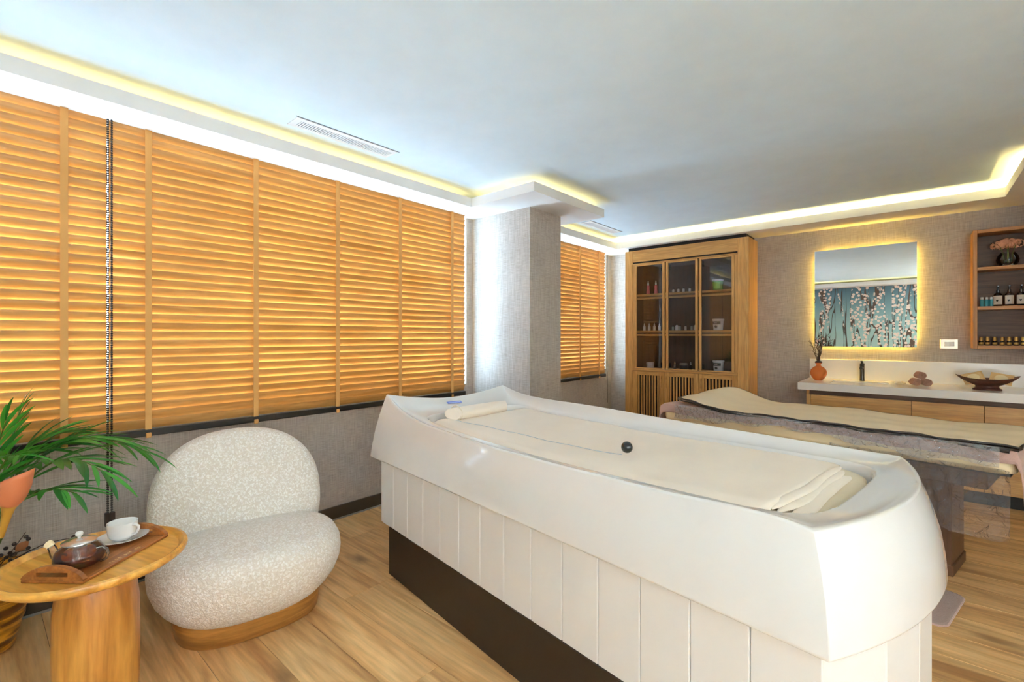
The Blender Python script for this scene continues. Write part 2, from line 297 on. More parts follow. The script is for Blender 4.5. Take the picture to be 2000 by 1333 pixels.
# ------------------------------------------------------------------ mesh helpers
class MB:
    def __init__(s): s.v = []; s.f = []
    def add(s, vs, fs):
        o = len(s.v); s.v += [tuple(p) for p in vs]; s.f += [tuple(i+o for i in f) for f in fs]; return s
    def box(s, x0, x1, y0, y1, z0, z1, ch=0):
        if ch <= 0:
            vs = [(x, y, z) for z in (z0, z1) for y in (y0, y1) for x in (x0, x1)]
            return s.add(vs, [(0, 2, 3, 1), (4, 5, 7, 6), (0, 1, 5, 4), (2, 6, 7, 3), (0, 4, 6, 2), (1, 3, 7, 5)])
        bm = bmesh.new(); bmesh.ops.create_cube(bm, size=1)
        for v in bm.verts: v.co = ((x0+x1)/2+v.co.x*(x1-x0), (y0+y1)/2+v.co.y*(y1-y0), (z0+z1)/2+v.co.z*(z1-z0))
        bmesh.ops.bevel(bm, geom=bm.edges[:], offset=ch, segments=2 if ch > .004 else 1, affect='EDGES', profile=.5)
        bm.verts.index_update(); s.add([v.co[:] for v in bm.verts], [[v.index for v in f.verts] for f in bm.faces]); bm.free(); return s
    def lathe(s, prof, n=32, cx=0, cy=0, sx=1, sy=1, cap=True):
        vs = []; fs = []
        for r, z in prof:
            for i in range(n):
                a = 2*pi*i/n; vs.append((cx+r*cos(a)*sx, cy+r*sin(a)*sy, z))
        m = len(prof)
        for j in range(m-1):
            for i in range(n):
                k = (i+1) % n; fs.append((j*n+i, j*n+k, (j+1)*n+k, (j+1)*n+i))
        if cap:
            fs.append(tuple(range(n))[::-1]); fs.append(tuple(range((m-1)*n, m*n)))
        return s.add(vs, fs)
    def tube(s, pts, rad, n=8, cap=True):
        pts = [Vector(p) for p in pts]; rr = rad if isinstance(rad, (list, tuple)) else [rad]*len(pts)
        vs = []; fs = []; up = None
        for i, p in enumerate(pts):
            t = (pts[min(i+1, len(pts)-1)]-pts[max(i-1, 0)])
            t = t.normalized() if t.length > 1e-9 else Vector((0, 0, 1))
            if up is None: up = t.orthogonal().normalized()
            else:
                up = (up-t*up.dot(t)); up = up.normalized() if up.length > 1e-6 else t.orthogonal().normalized()
            sd = t.cross(up)
            for k in range(n):
                a = 2*pi*k/n; vs.append(p+(up*cos(a)+sd*sin(a))*rr[i])
        for j in range(len(pts)-1):
            for i in range(n):
                k = (i+1) % n; fs.append((j*n+i, j*n+k, (j+1)*n+k, (j+1)*n+i))
        if cap: fs.append(tuple(range(n))[::-1]); fs.append(tuple(range((len(pts)-1)*n, len(pts)*n)))
        return s.add(vs, fs)
    def loft(s, rings, cap0=True, cap1=True, close=True):
        n = len(rings[0]); vs = [p for r in rings for p in r]; fs = []
        for j in range(len(rings)-1):
            for i in range(n if close else n-1):
                k = (i+1) % n; fs.append((j*n+i, j*n+k, (j+1)*n+k, (j+1)*n+i))
        if cap0: fs.append(tuple(range(n))[::-1])
        if cap1: fs.append(tuple(range((len(rings)-1)*n, len(rings)*n)))
        return s.add(vs, fs)
    def sphere(s, c, r, n=12, sz=1):
        prof = [(max(1e-5, r*sin(pi*i/n)), c[2]-r*sz*cos(pi*i/n)) for i in range(n+1)]
        return s.lathe(prof, n+4, c[0], c[1])
    def mesh(s, name, mat, smooth=None):
        me = bpy.data.meshes.new(name); me.from_pydata(s.v, [], s.f); me.validate()
        bm = bmesh.new(); bm.from_mesh(me); bmesh.ops.recalc_face_normals(bm, faces=bm.faces[:]); bm.to_mesh(me); bm.free()
        if smooth is not None:
            for p in me.polygons: p.use_smooth = True
            me.set_sharp_from_angle(angle=R(smooth))
        me.materials.append(M[mat] if isinstance(mat, str) else mat); return me
    def build(s, name, mat, parent=None, smooth=None):
        o = bpy.data.objects.new(name, s.mesh(name, mat, smooth)); C.objects.link(o)
        if parent: o.parent = parent
        return o
def tag(o, label=None, cat=None, group=None, kind=None):
    if label: o['label'] = label
    if cat: o['category'] = cat
    if group: o['group'] = group
    if kind: o['kind'] = kind
    return o
def thing(name, label, cat, loc=(0, 0, 0), rz=0, group=None):
    o = bpy.data.objects.new(name, None); C.objects.link(o); o.location = loc; o.rotation_euler = (0, 0, rz); o.empty_display_size = .05
    return tag(o, label, cat, group)
def struct(o): o['kind'] = 'structure'; return o
def inst(me, name, parent=None, loc=(0, 0, 0), rot=(0, 0, 0), scale=(1, 1, 1)):
    o = bpy.data.objects.new(name, me); C.objects.link(o); o.location = loc; o.rotation_euler = rot; o.scale = scale
    if parent: o.parent = parent
    return o
def lerp(tab, x):
    if x <= tab[0][0]: return tab[0][1]
    for (a, p), (b2, q) in zip(tab, tab[1:]):
        if x <= b2: return p+(q-p)*(x-a)/(b2-a)
    return tab[-1][1]
def smooth_tab(tab, x):
    xs = [t[0] for t in tab]; ys = [t[1] for t in tab]
    if x <= xs[0]: return ys[0]
    if x >= xs[-1]: return ys[-1]
    i = max(k for k in range(len(xs)) if xs[k] <= x); i = min(i, len(xs)-2)
    sl = lambda k: (ys[min(k+1, len(xs)-1)]-ys[max(k-1, 0)])/(xs[min(k+1, len(xs)-1)]-xs[max(k-1, 0)])
    h = xs[i+1]-xs[i]; t = (x-xs[i])/h
    return (2*t**3-3*t*t+1)*ys[i]+(t**3-2*t*t+t)*h*sl(i)+(-2*t**3+3*t*t)*ys[i+1]+(t**3-t*t)*h*sl(i+1)

# ------------------------------------------------------------------ room shell
XW, XR, YB, YR, ZC, ZS = -3.0, 1.9, 5.454, -1.5, 2.41, 2.29
# floor with planks running across the room
fl = struct(MB().box(XW, XR, YR, YB, -.06, -.0025).build('floor', 'subfloor'))
PW = .19; row = 0; y = YR
lens = [1.28, .64, .96, .42]
pm = {}
def plank_mesh(l, w):
    k = (round(l, 3), round(w, 3))
    if k not in pm: pm[k] = MB().box(-l/2, l/2, -w/2+.0006, w/2-.0006, -.012, 0, .0014).mesh('plank', 'floor')
    return pm[k]
while y < YB-.01:
    w = min(PW, YB-y); x = XW; first = True
    while x < XR-.005:
        l = random.choice((.35, .55, .75, .95, 1.15)) if first else 1.28
        first = False; l = min(l, XR-x)
        inst(plank_mesh(l-.0012, w), 'plank', fl, (x+l/2, y+w/2, 0)); x += l
    y += w
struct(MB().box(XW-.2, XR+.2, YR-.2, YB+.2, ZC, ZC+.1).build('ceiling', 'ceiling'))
# window wall with two openings
WT = .22
O1 = (-1.30, 2.860, .832, 2.30); O2 = (3.40, 5.305, .832, 2.30)
wl = MB()
wl.box(XW-WT, XW, YR-.2, YB+.2, -.06, .832); wl.box(XW-WT, XW, YR-.2, YB+.2, 2.30, ZC)
wl.box(XW-WT, XW, YR-.2, O1[0], .832, 2.30); wl.box(XW-WT, XW, O1[1], O2[0], .832, 2.30); wl.box(XW-WT, XW, O2[1], YB+.2, .832, 2.30)
struct(wl.build('wall_left', 'wall'))
struct(MB().box(XW, XR+.2, YB, YB+.2, -.06, ZC).build('wall_back', 'wall'))
O3 = (-1.4, 1.35, .75, 2.25)  # opening for the added, unseen fill window on the right
wr = MB().box(XR, XR+.2, YR-.2, YB+.2, -.06, O3[2]).box(XR, XR+.2, YR-.2, YB+.2, O3[3], ZC).box(XR, XR+.2, YR-.2, O3[0], O3[2], O3[3]).box(XR, XR+.2, O3[1], YB+.2, O3[2], O3[3])
struct(wr.build('wall_right', 'wall'))
O4 = (.48, 1.76, .30, 2.25)  # rear opening, added out of view for fill daylight
struct(MB().box(XW, O4[0], YR-.2, YR, -.06, ZC).box(O4[1], XR, YR-.2, YR, -.06, ZC).box(O4[0], O4[1], YR-.2, YR, -.06, O4[2]).box(O4[0], O4[1], YR-.2, YR, O4[3], ZC).build('wall_rear', 'wall'))
struct(MB().box(XW, -2.345, 2.937, 3.366, 0, 2.295).build('wall_column', 'wall'))
struct(MB().box(.785, XR, 4.545, YB, 0, 2.295).build('wall_column', 'wall'))
mur = MB().box(-2.72, .40, YR+.003, YR+.008, .12, 2.285).build('blossom_mural', 'mural')
tag(mur, 'teal mural of hanging pink cherry blossom, reflected in the mirror', 'mural')
# soffits (flat slab with an upstanding lip that hides the light strip)
def lip(mb, x0, y0, x1, y1): mb.box(min(x0, x1), max(x0, x1), min(y0, y1), max(y0, y1), ZS+.015, 2.36)
T = .015
s1 = MB().box(XW, -2.706, YR, YB, ZS, ZS+.015).box(-2.706, -2.066, 2.636, 3.63, ZS, ZS+.015)
lip(s1, -2.706-T, -1.09, -2.706, 2.636); lip(s1, -2.706-T, 2.636, -2.066, 2.636+T); lip(s1, -2.066-T, 2.636+T, -2.066, 3.63-T); lip(s1, -2.706-T, 3.63-T, -2.066, 3.63); lip(s1, -2.706-T, 3.63, -2.706, 5.04)
struct(s1.build('trim_1', 'soffit'))
s2 = MB().box(-2.706, XR, 5.04, YB, ZS, ZS+.015).box(.505, XR, 4.264, 5.04, ZS, ZS+.015)
lip(s2, -2.706-T, 5.04, .505+T, 5.04+T); lip(s2, .505, 4.264+T, .505+T, 5.04); lip(s2, .505, 4.264, 1.5+T, 4.264+T)
struct(s2.build('trim_2', 'soffit'))
s3 = MB().box(1.5, XR, YR, 4.264, ZS, ZS+.015).box(-2.706, 1.5, YR, -1.09, ZS, ZS+.015)
lip(s3, 1.5, -1.09, 1.5+T, 4.264); lip(s3, -2.706-T, -1.09-T, 1.5+T, -1.09)
struct(s3.build('trim_3', 'soffit'))
# baseboards with thin aluminium foot
def bb(name, x0, x1, y0, y1, ax, sgn):
    o = struct(MB().box(x0, x1, y0, y1, .008, .09, .002).build(name, 'base'))
    e = .006
    a = MB().box(x0-(e if ax == 'x' and sgn < 0 else 0), x1+(e if ax == 'x' and sgn > 0 else 0), y0-(e if ax == 'y' and sgn < 0 else 0), y1+(e if ax == 'y' and sgn > 0 else 0), 0, .010).build('foot_strip', 'alu', o)
bb('baseboard_left', XW, XW+.014, YR, 2.937, 'x', 1); bb('baseboard_left', XW, XW+.014, 3.366, YB, 'x', 1)
bb('baseboard_column', XW+.014, -2.345+.014, 2.937-.014, 2.937, 'y', -1); bb('baseboard_column', -2.345, -2.331, 2.937, 3.366, 'x', 1)
bb('baseboard_back', XW, .785, YB-.014, YB, 'y', -1)
# windows: frame with mullions and panes
def window(n, o):
    y0, y1, z0, z1 = o; x0, x1 = XW-.16, XW-.11
    k = max(2, round((y1-y0)/1.0)); mb = MB()
    mb.box(x0, x1, y0, y1, z0, z0+.05).box(x0, x1, y0, y1, z1-.05, z1)
    for i in range(k+1):
        yy = y0+(y1-y0)*i/k; mb.box(x0, x1, max(y0, yy-.025), min(y1, yy+.025), z0+.05, z1-.05)
    w = struct(mb.build('window_%d' % n, 'white_frame'))
    for i in range(k):
        a = y0+(y1-y0)*i/k+.025; b2 = y0+(y1-y0)*(i+1)/k-.025
        MB().box(x0+.022, x0+.028, a, b2, z0+.05, z1-.05).build('pane', 'glass', w)
window(1, O1); window(2, O2)
w3 = struct(MB().box(XR+.1, XR+.15, O3[0], O3[1], O3[2], O3[2]+.05).box(XR+.1, XR+.15, O3[0], O3[1], O3[3]-.05, O3[3]).box(XR+.1, XR+.15, O3[0], O3[0]+.05, O3[2], O3[3]).box(XR+.1, XR+.15, O3[1]-.05, O3[1], O3[2], O3[3]).box(XR+.1, XR+.15, .275, .325, O3[2], O3[3]).build('window_3', 'white_frame'))  # unseen window added to bring fill daylight into the room
for a, b2 in ((O3[0]+.05, .275), (.325, O3[1]-.05)): MB().box(XR+.12, XR+.126, a, b2, O3[2]+.05, O3[3]-.05).build('pane', 'glass', w3)
rs = thing('added_roller_shade', 'white roller shade drawn over the added fill window in the right wall', 'roller shade', (XR-.03, .33, O3[2]-.08))  # shade added to dim and soften the right fill window
MB().box(-.0005, .0005, -1.80, 1.80, .02, 1.60).build('added_shade_cloth', 'shade', rs)
ro_ = MB().lathe([(.022, -1.8), (.022, 1.8)], 16).build('roller', 'whitep', rs, 50); ro_.rotation_euler = (R(90), 0, 0); ro_.location = (0, 0, 1.595)
MB().box(-.006, .006, -1.80, 1.80, 0, .022, .002).build('hem_bar', 'whitep', rs)

w4 = struct(MB().box(O4[0], O4[1], YR-.15, YR-.1, O4[2], O4[2]+.05).box(O4[0], O4[1], YR-.15, YR-.1, O4[3]-.05, O4[3]).box(O4[0], O4[0]+.05, YR-.15, YR-.1, O4[2], O4[3]).box(O4[1]-.05, O4[1], YR-.15, YR-.1, O4[2], O4[3]).build('window_4', 'white_frame'))  # second unseen window, added for fill from behind the camera
MB().box(O4[0]+.05, O4[1]-.05, YR-.13, YR-.124, O4[2]+.05, O4[3]-.05).build('pane', 'glass', w4)
rs = thing('added_roller_shade', 'white roller shade drawn over the added fill window in the rear wall', 'roller shade', ((O4[0]+O4[1])/2, YR+.03, O4[2]-.05))  # unseen shade added to tone the rear fill light
MB().box(-.70, .70, -.0005, .0005, .02, 2.03).build('added_shade_cloth', 'fill_shade_sheer', rs); MB().box(-.70, .70, -.006, .006, 0, .022, .002).build('hem_bar', 'whitep', rs)
ro_ = MB().lathe([(.02, -.70), (.02, .70)], 16).build('roller', 'whitep', rs, 50); ro_.rotation_euler = (0, R(90), 0); ro_.location = (0, 0, 2.01)
# ------------------------------------------------------------------ venetian blinds
PITCH = .0444; NS = 34; SLX = -2.948
def slat_mesh(l, twist=None):
    w, t = .0505, .0028; tilt = R(70); mb = MB(); n = 24 if twist else 1; rings = []
    for i in range(n+1):
        yy = -l/2+l*i/n; a = tilt+(twist(yy+l/2) if twist else 0)
        # inner (room) edge up
        d = Vector((cos(a), 0, sin(a))); nn = Vector((-sin(a), 0, cos(a)))
        rings.append([Vector((0, yy, 0))+d*(p*w/2)+nn*(q*t/2) for p, q in ((-1, -.5), (-.96, -1), (.96, -1), (1, -.5), (1, .5), (.96, 1), (-.96, 1), (-1, .5))])
    mb.loft(rings); return mb.mesh('slat', 'slat', 40)
def blind(label, y0, y1, tapes, special=()):
    b2 = thing('wooden_blind', label, 'blind', (SLX, (y0+y1)/2, .745), 0, 'wooden venetian blinds along the window wall')
    me = slat_mesh(y1-y0); tm = None
    for i in range(NS):
        z = .062+PITCH*i
        if i in special:
            tm = tm or slat_mesh(y1-y0, lambda d: -R(15)*max(0, 1-d/.17)**.35 if d < .17 else 0)
            mm = tm
        else: mm = me
        inst(mm, 'slat', b2, (random.uniform(-.0012, .0012), random.uniform(-.0008, .0008), z+random.uniform(-.0006, .0006)), (random.uniform(-.0006, .0006), random.uniform(-.009, .009), 0))
    yc = (y0+y1)/2; L = y1-y0
    MB().box(-.022, .022, -L/2, L/2, 0, .034, .003).build('bottom_rail', 'rail', b2)
    MB().box(-.025, .025, -L/2, L/2, 1.548, 1.585, .002).build('headrail', 'slat', b2)
    tp = MB().box(.0165, .0185, -.0135, .0135, .02, 1.56).mesh('tape', 'tape')
    tp2 = MB().box(-.0185, -.0165, -.0135, .0135, .02, 1.56).mesh('tape', 'tape')
    kn = MB().box(.0225, .029, -.012, .012, -.004, .022, .003).mesh('tape_clip', 'tape')
    for ty in tapes:
        inst(tp, 'ladder_tape', b2, (0, ty-yc, 0)); inst(tp2, 'ladder_tape', b2, (0, ty-yc, 0)); inst(kn, 'tape_clip', b2, (-.004, ty-yc, -.004))
    return b2
bA = blind('wooden venetian blind at the left edge, left of the beaded pull cords', -1.35, .4305, (-1.2, -.7, -.22, .28))
bB = blind('wide wooden venetian blind behind the white armchair and white bed', .4370, 2.785, (.589, 1.097, 1.61, 2.112, 2.632), (17, 19))
bC = blind('narrow wooden venetian blind between the column and the glass cabinet', 3.38, 5.19, (3.5, 4.05, 4.60, 5.03))
# pull cords (beaded) hanging in the gap between the two blinds
def bead_cord(parent, x, y, z0, z1):
    mb = MB(); prof = []; n = int((z1-z0)/.011)
    for i in range(n):
        za = z0+(z1-z0)*i/n; h = (z1-z0)/n
        prof += [(.0011, za), (.0030, za+h*.25), (.0030, za+h*.62), (.0011, za+h*.9)]
    mb.lathe(prof, 6, x, y); return mb.build('pull_cord', 'cord', parent, 60)
cx0 = bA.location
for i, (yy, xx) in enumerate(((.4265, .040), (.430, .044), (.4405, .043), (.4445, .040))):
    bead_cord(bA, xx, yy-cx0[1], .405-.745, 1.54)
for yy in (.426, .446):
    MB().box(.036-.008, .036+.012, yy-cx0[1]-.009, yy-cx0[1]+.009, .345-.745, .41-.745, .003).build('cord_weight', 'twig', bA)
bead_cord(bC, .03, 5.205-bC.location[1], .42-.745, 1.54)

# ------------------------------------------------------------------ ceiling vents
def vent(label, y0, y1):
    t = thing('ceiling_vent', label, 'air vent', (-2.53, (y0+y1)/2, ZC), 0, 'slot air vents in the ceiling')
    h = (y1-y0)/2
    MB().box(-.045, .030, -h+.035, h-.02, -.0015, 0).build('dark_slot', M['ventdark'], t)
    fr = MB().box(-.065, -.042, -h, h, -.005, 0).box(.030, .062, -h, h, -.005, 0).box(-.042, .030, -h, -h+.035, -.005, 0).box(-.042, .030, h-.02, h, -.005, 0)
    fr.build('frame', 'soffit', t)
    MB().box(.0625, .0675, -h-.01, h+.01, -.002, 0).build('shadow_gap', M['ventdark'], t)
    fin = MB().box(-.042, .030, -.0035, .0035, -.005, -.001).mesh('fin', 'soffit'); n = int((2*h-.06)/.0135)
    for i in range(n): inst(fin, 'fin', t, (0, -h+.042+(2*h-.07)*i/(n-1), 0))
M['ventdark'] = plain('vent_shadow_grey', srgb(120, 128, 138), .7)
vent('long slot vent in the ceiling above the wide blind', 1.13, 1.76); vent('slot vent in the ceiling between the column and the glass cabinet', 4.07, 4.72)

# ------------------------------------------------------------------ white hydrotherapy bed
hb = .585
BED = thing('hydrotherapy_bed', 'white glossy hydrotherapy bed with a panelled skirt and black plinth', 'spa bed', (-.1307, 1.1359, 0), math.atan2(.14031, -.99011))
# local frame: x = along length to the window end, y = towards camera side is negative ... v axis is -y
def BV(s, v, h): return (s, -v, h)
LB_ = 2.165
near = [(.0, .825), (.04, .827), (.125, .836), (.23, .834), (.405, .822), (.615, .817), (.885, .811), (1.24, .809), (1.52, .818), (1.77, .833), (1.93, .865), (2.02, .897), (2.09, .932)]
far = [(0, .836), (.11, .837), (.27, .840), (.57, .846), (.9, .853), (1.37, .868), (1.75, .873), (1.95, .888), (2.11, .925)]
vf = lambda s: .975-.07*max(0, min(2.1, s))/2.1
NN, NE = 60, 28
def bed_ring(lv):
    """lv: 'b' bottom outer, 'm' fraction, 't' top edge"""
    def bot(seg, q):
        if seg == 0: return (q*LB_, 0, hb)
        if seg == 1: return (LB_, q*(vf(2.1)+.06), hb)
        if seg == 2: s = LB_*(1-q); return (s, vf(s)+.06, hb)
        v = (1-q)*(vf(0)+.06); return (-.115*(1-(2*q-1)**2), v, hb)
    def top(seg, q):
        if seg == 0: s = .04+q*2.05; return (s, .055, smooth_tab(near, s))
        if seg == 1: v = .055+q*(vf(2.1)-.055); return (2.09+.02*q, v, .932-.007*q-.048*(1-abs(2*q-1)**1.7))
        if seg == 2: s = 2.11-q*2.07; return (s, vf(s), smooth_tab(far, s))
        v = vf(.04)+(.055-vf(.04))*q; return (.04-.102*(1-(2*q-1)**2), v, .836-.009*q)
    out = []
    for seg, n in ((0, NN), (1, NE), (2, NN), (3, NE)):
        for i in range(n):
            q = i/n
            out.append((bot(seg, q), top(seg, q)))
    return out
prs = bed_ring('x'); rings = []
cen = (1.05, .5)
def inset(p, d):  # move plan point towards the centre box
    s, v, h = p; s2 = min(max(s, .45), 1.65); v2 = min(max(v, .42), .55)
    dx, dy = s2-s, v2-v; l = math.hypot(dx, dy) or 1; return (s+dx/l*d, v+dy/l*d, h)
rings.append([BV(*inset(p, .05)) for p, t in prs])
rings.append([BV(*inset(p, .006)) for p, t in prs])
rings.append([BV(p[0], p[1], p[2]+.006) for p, t in prs])
for f in (.2, .45, .7, .88):
    bul = .012*sin(pi*f)
    r = []
    for p, t in prs:
        e = f**1.15
        q = (p[0]+(t[0]-p[0])*f, p[1]+(t[1]-p[1])*f, p[2]+.006+(t[2]-p[2]-.018)*f)
        r.append(BV(*inset(q, -bul)))
    rings.append(r)
rings.append([BV(t[0], t[1], t[2]-.012) for p, t in prs])
rings.append([BV(*inset((t[0], t[1], t[2]-.003), .003)) for p, t in prs])
rings.append([BV(*inset((t[0], t[1], t[2]), .012)) for p, t in prs])
# recess outline (rounded box) matched by direction
def recess(i):
    seg_n = ((0, NN), (1, NE), (2, NN), (3, NE)); k = i
    for seg, n in seg_n:
        if k < n: q = k/n; break
        k -= n
    s0, s1, v0, v1 = .075, 1.93, .165, .875
    if seg == 0: s = .075+q*1.855; v = v0-.035*sin(pi*q)
    elif seg == 1: s = s1+.02*sin(pi*q); v = v0+q*(v1-v0)
    elif seg == 2: s = s1-q*(s1-s0); v = v1+.02*sin(pi*q)
    else: s = s0-.012*sin(pi*q); v = v1+(v0-v1)*q
    # corner rounding
    rr = .13; cx_ = min(max(s, s0+rr), s1-rr); cy_ = min(max(v, v0+rr), v1-rr)
    dx, dy = s-cx_, v-cy_; l = math.hypot(dx, dy)
    if abs(dx) > 1e-6 and abs(dy) > 1e-6 and l > rr: s, v = cx_+dx/l*rr, cy_+dy/l*rr
    return s, v
def rimh(s): return smooth_tab([(0, .812), (.3, .806), (1.0, .797), (1.6, .805), (1.95, .822)], s)
rec = [recess(i) for i in range(len(prs))]
for f in (.3, .6, .85):
    r = []
    for (p, t), (s, v) in zip(prs, rec):
        g = 1-(1-f)**1.8
        r.append(BV(t[0]+(s-t[0])*f, t[1]+(v-t[1])*f, t[2]+(rimh(s)-t[2])*g))
    rings.append(r)
rings.append([BV(s, v, rimh(s)) for s, v in rec])
rings.append([BV(*inset((s, v, rimh(s)-.010), .008)) for s, v in rec])
rings.append([BV(*inset((s, v, .74), .012)) for s, v in rec])
mb = MB().loft(rings, cap0=False, cap1=True)
sh = mb.build('shell', 'gel', BED, 42)
bv = sh.modifiers.new('b', 'BEVEL'); bv.width = .007; bv.segments = 3; bv.limit_method = 'ANGLE'; bv.angle_limit = R(42)
# skirt of narrow boards along the near side and the two ends
path = []
for i in range(16): path.append((.012-.10*(1-(2*i/15-1)**2), .93-(.93-.03)*i/15))
path = path[:-1]+[(.02, .027)]
sN = .02
pts = []
for q in range(1, 15): sN += .148; pts.append((min(sN, 2.07), .027))
pts = pts[:14]
arc = [(2.07+.06*sin(R(a)), .087-.06*cos(R(a))) for a in (22, 45, 67, 90)]
endp = [(2.13, .087+.148*i) for i in range(1, 6)]
endp.append((2.13, .86))
chain = path+pts+arc+endp
bm_cache = {}
def board(w):
    k = round(w, 3)
    if k not in bm_cache: bm_cache[k] = MB().box(-w/2+.0008, w/2-.0008, 0, .016, .246, .60, .0028).mesh('board', 'panel')
    return bm_cache[k]
# end boards: merge the finely sampled right end into boards about 0.148 wide
rb = [path[0]]; acc = 0
for a, b2 in zip(path, path[1:]):
    acc += math.dist(a, b2)
    if acc > .143 or b2 == path[-1]: rb.append(b2); acc = 0
chain = rb+pts+arc+endp
for a, b2 in zip(chain, chain[1:]):
    l = math.dist(a, b2)
    if l < .01: continue
    A = Vector((a[0], -a[1])); B = Vector((b2[0], -b2[1])); d = B-A; ang = math.atan2(d.y, d.x)
    # outward normal of the chain is to its left (+y local of the board); thickness inwards
    inst(board(l), 'board', BED, ((A.x+B.x)/2, (A.y+B.y)/2, 0), (0, 0, ang+pi))
MB().box(.02, 2.11, -.95, -.935, .246, .60).build('back_panel', 'panel', BED)
MB().box(.06, 1.97, -.90, -.06, .20, .25).build('skirt_floor', 'plinth', BED)
MB().box(.18, 1.99, -.88, -.024, 0, .25, .003).build('plinth', 'plinth', BED)
# mattress seen past the folded sheet
def grid(fn, ns, nv): 
    vs = [fn(i/ns, j/nv) for i in range(ns+1) for j in range(nv+1)]; n = nv+1
    return vs, [(i*n+j, (i+1)*n+j, (i+1)*n+j+1, i*n+j+1) for i in range(ns) for j in range(nv)]
mr_ = [[BV(*inset((s, v, h), .022+d)) for s, v in rec] for h, d in ((.745, 0), (.778, .001), (.785, .012), (.786, .05))]
MB().loft(mr_, cap0=True, cap1=True).build('mattress', 'sheet2', BED, 40)
lg = MB(); lg.box(-.010, .010, -.048, .048, 0, .0012); lo = lg.build('logo_plate', 'blue', BED); lo.location = BV(2.045, .475, .8545); lo.rotation_euler = (0, R(-27), R(-4))
lg2 = MB().box(-.003, .003, -.040, .040, 0, .0005).build('logo_print', 'blue2', lo); lg2.location = (-.002, 0, .0012)

# cream sheet over the bed, folded back at the foot
def sh_lo(s): return .165-.035*sin(pi*min(1, max(0, (s-.075)/1.855)))+.012
def sh_hi(s): return .875+.02*sin(pi*min(1, max(0, (1.93-s)/1.855)))-.012
def sheet_h(s, v):
    e = min(1, max(0, (v-sh_lo(s))/.05), 1)*min(1, max(0, (sh_hi(s)-v)/.05)); e = e*e*(3-2*e)
    wr = .0022*sin(9*s+14*v+3*sin(5*v))+.0014*sin(23*s-8*v)+.0015*sin(31*v+6*s)*max(0, 1-s)
    return rimh(s)-.013+(.013+wr)*e
def sheet_pt(a, q):
    s = .185+a*1.615; v0, v1 = sh_lo(s), sh_hi(s)
    if s < .21: v0 += .02; v1 -= .05
    v = v0+q*(v1-v0); return BV(s, v, sheet_h(s, v)-(.004 if a == 0 else 0))
SH = thing('bed_sheet', 'cream sheet stretched over the white hydrotherapy bed, folded at its foot', 'sheet', BED.location[:], BED.rotation_euler[2])
vs, fs = grid(sheet_pt, 90, 40); st = MB().add(vs, fs).build('top_layer', 'sheet', SH, 60)
sm = st.modifiers.new('t', 'SOLIDIFY'); sm.thickness = .004
# folds at the foot: stacked rounded folds running across the bed
for k, (s0, z0, rs_, rh, va, vb, sk) in enumerate(((.182, -.007, .016, .0065, .200, .800, .004), (.166, -.0135, .015, .006, .205, .780, .010), (.138, -.0185, .022, .0065, .21, .74, .022))):
    rr = []
    for i in range(41):
        q = i/40; v = va+(vb-va)*q; sc = s0-sk*sin(pi*q)*sin(2.2*q+k)+.003*sin(11*q+2*k); t_ = (1-.85*abs(2*q-1)**9); ring = []
        for m_ in range(14):
            a = 2*pi*m_/14; ring.append(BV(sc-rs_*t_*cos(a)*(1+.15*sin(6*q+k)), v, rimh(s0)+z0+rh*t_*sin(a)+.0012*sin(9*q+k)))
        rr.append(ring)
    MB().loft(rr).build('fold', 'sheet', SH, 60)
# bolster roll at the head
RO = thing('neck_bolster', 'cream rolled neck bolster at the head of the white bed', 'bolster', BED.location[:], BED.rotation_euler[2])
rr = []
for i in range(31):
    q = i/30; v = .28+.40*q; c = (1.775+.045*q, v); k = .9+.1*sin(pi*q)
    ring = []
    for j in range(20):
        a = 2*pi*j/20; ring.append(BV(c[0]+.050*k*cos(a), c[1]+.02*cos(a)*(1 if q > .5 else -1)*abs(2*q-1)**4, .838+.034*k*sin(a)))
    rr.append(ring)
MB().loft(rr).build('roll', 'sheet', RO, 50)
MB().tube([BV(1.79+.056*cos(a), .315, .838+.039*sin(a)) for a in [2*pi*i/24 for i in range(25)]], .0025, 6).build('seam', 'sheet2', RO)
# black ball on a thin cord
PB = thing('pull_ball', 'shiny black ball on a thin cord lying on the cream sheet', 'ball', BED.location[:], BED.rotation_euler[2])
MB().sphere(BV(.742, .362, .836), .0215, 18).build('ball', 'black', PB, 60)
cp = []
for i in range(30):
    q = i/29; s = .765+q*.98; v = .362-.085*q+.012*sin(pi*q); cp.append(BV(s, v, sheet_h(s, v)+.0026))
MB().tube(cp, .0011, 6).build('cord', 'string', PB)

# ------------------------------------------------------------------ massage table behind
MA = math.atan2(3.469-3.0866, -1.4397-.3440)
MT = thing('massage_table', 'cream massage table on a brown pedestal behind the white bed', 'massage table', (.344, 3.0866, 0), MA)
def MV(s, v, h): return (s, -v, h)
def rbox_ring(s0, s1, v0, v1, r, h, n=6):
    out = []
    for cx_, cy_, a0 in ((s1-r, v1-r, 0), (s0+r, v1-r, 90), (s0+r, v0+r, 180), (s1-r, v0+r, 270)):
        for i in range(n+1): a = R(a0+90*i/n); out.append(MV(cx_+r*cos(a), cy_+r*sin(a), h))
    return out
mm = [rbox_ring(.0+d, 1.86-d, 0+d, .70-d, .06, h) for d, h in ((.02, .610), (.004, .620), (0, .64), (0, .695), (.004, .715), (.02, .73), (.05, .735))]
MB().loft(mm).build('mattress', 'mattress', MT, 50)
MB().box(.10, 1.76, -.64, -.06, .515, .612, .004).build('under_frame', 'brown', MT)
MB().box(.25, 1.55, -.49, -.20, .05, .516, .003).build('pedestal', 'brown', MT)
MB().box(.243, 1.557, -.497, -.193, 0, .055, .003).build('pedestal_foot', 'brown', MT)
MB().box(.02, 1.84, -.68, -.02, .603, .612).build('edge_strip', 'piping', MT)
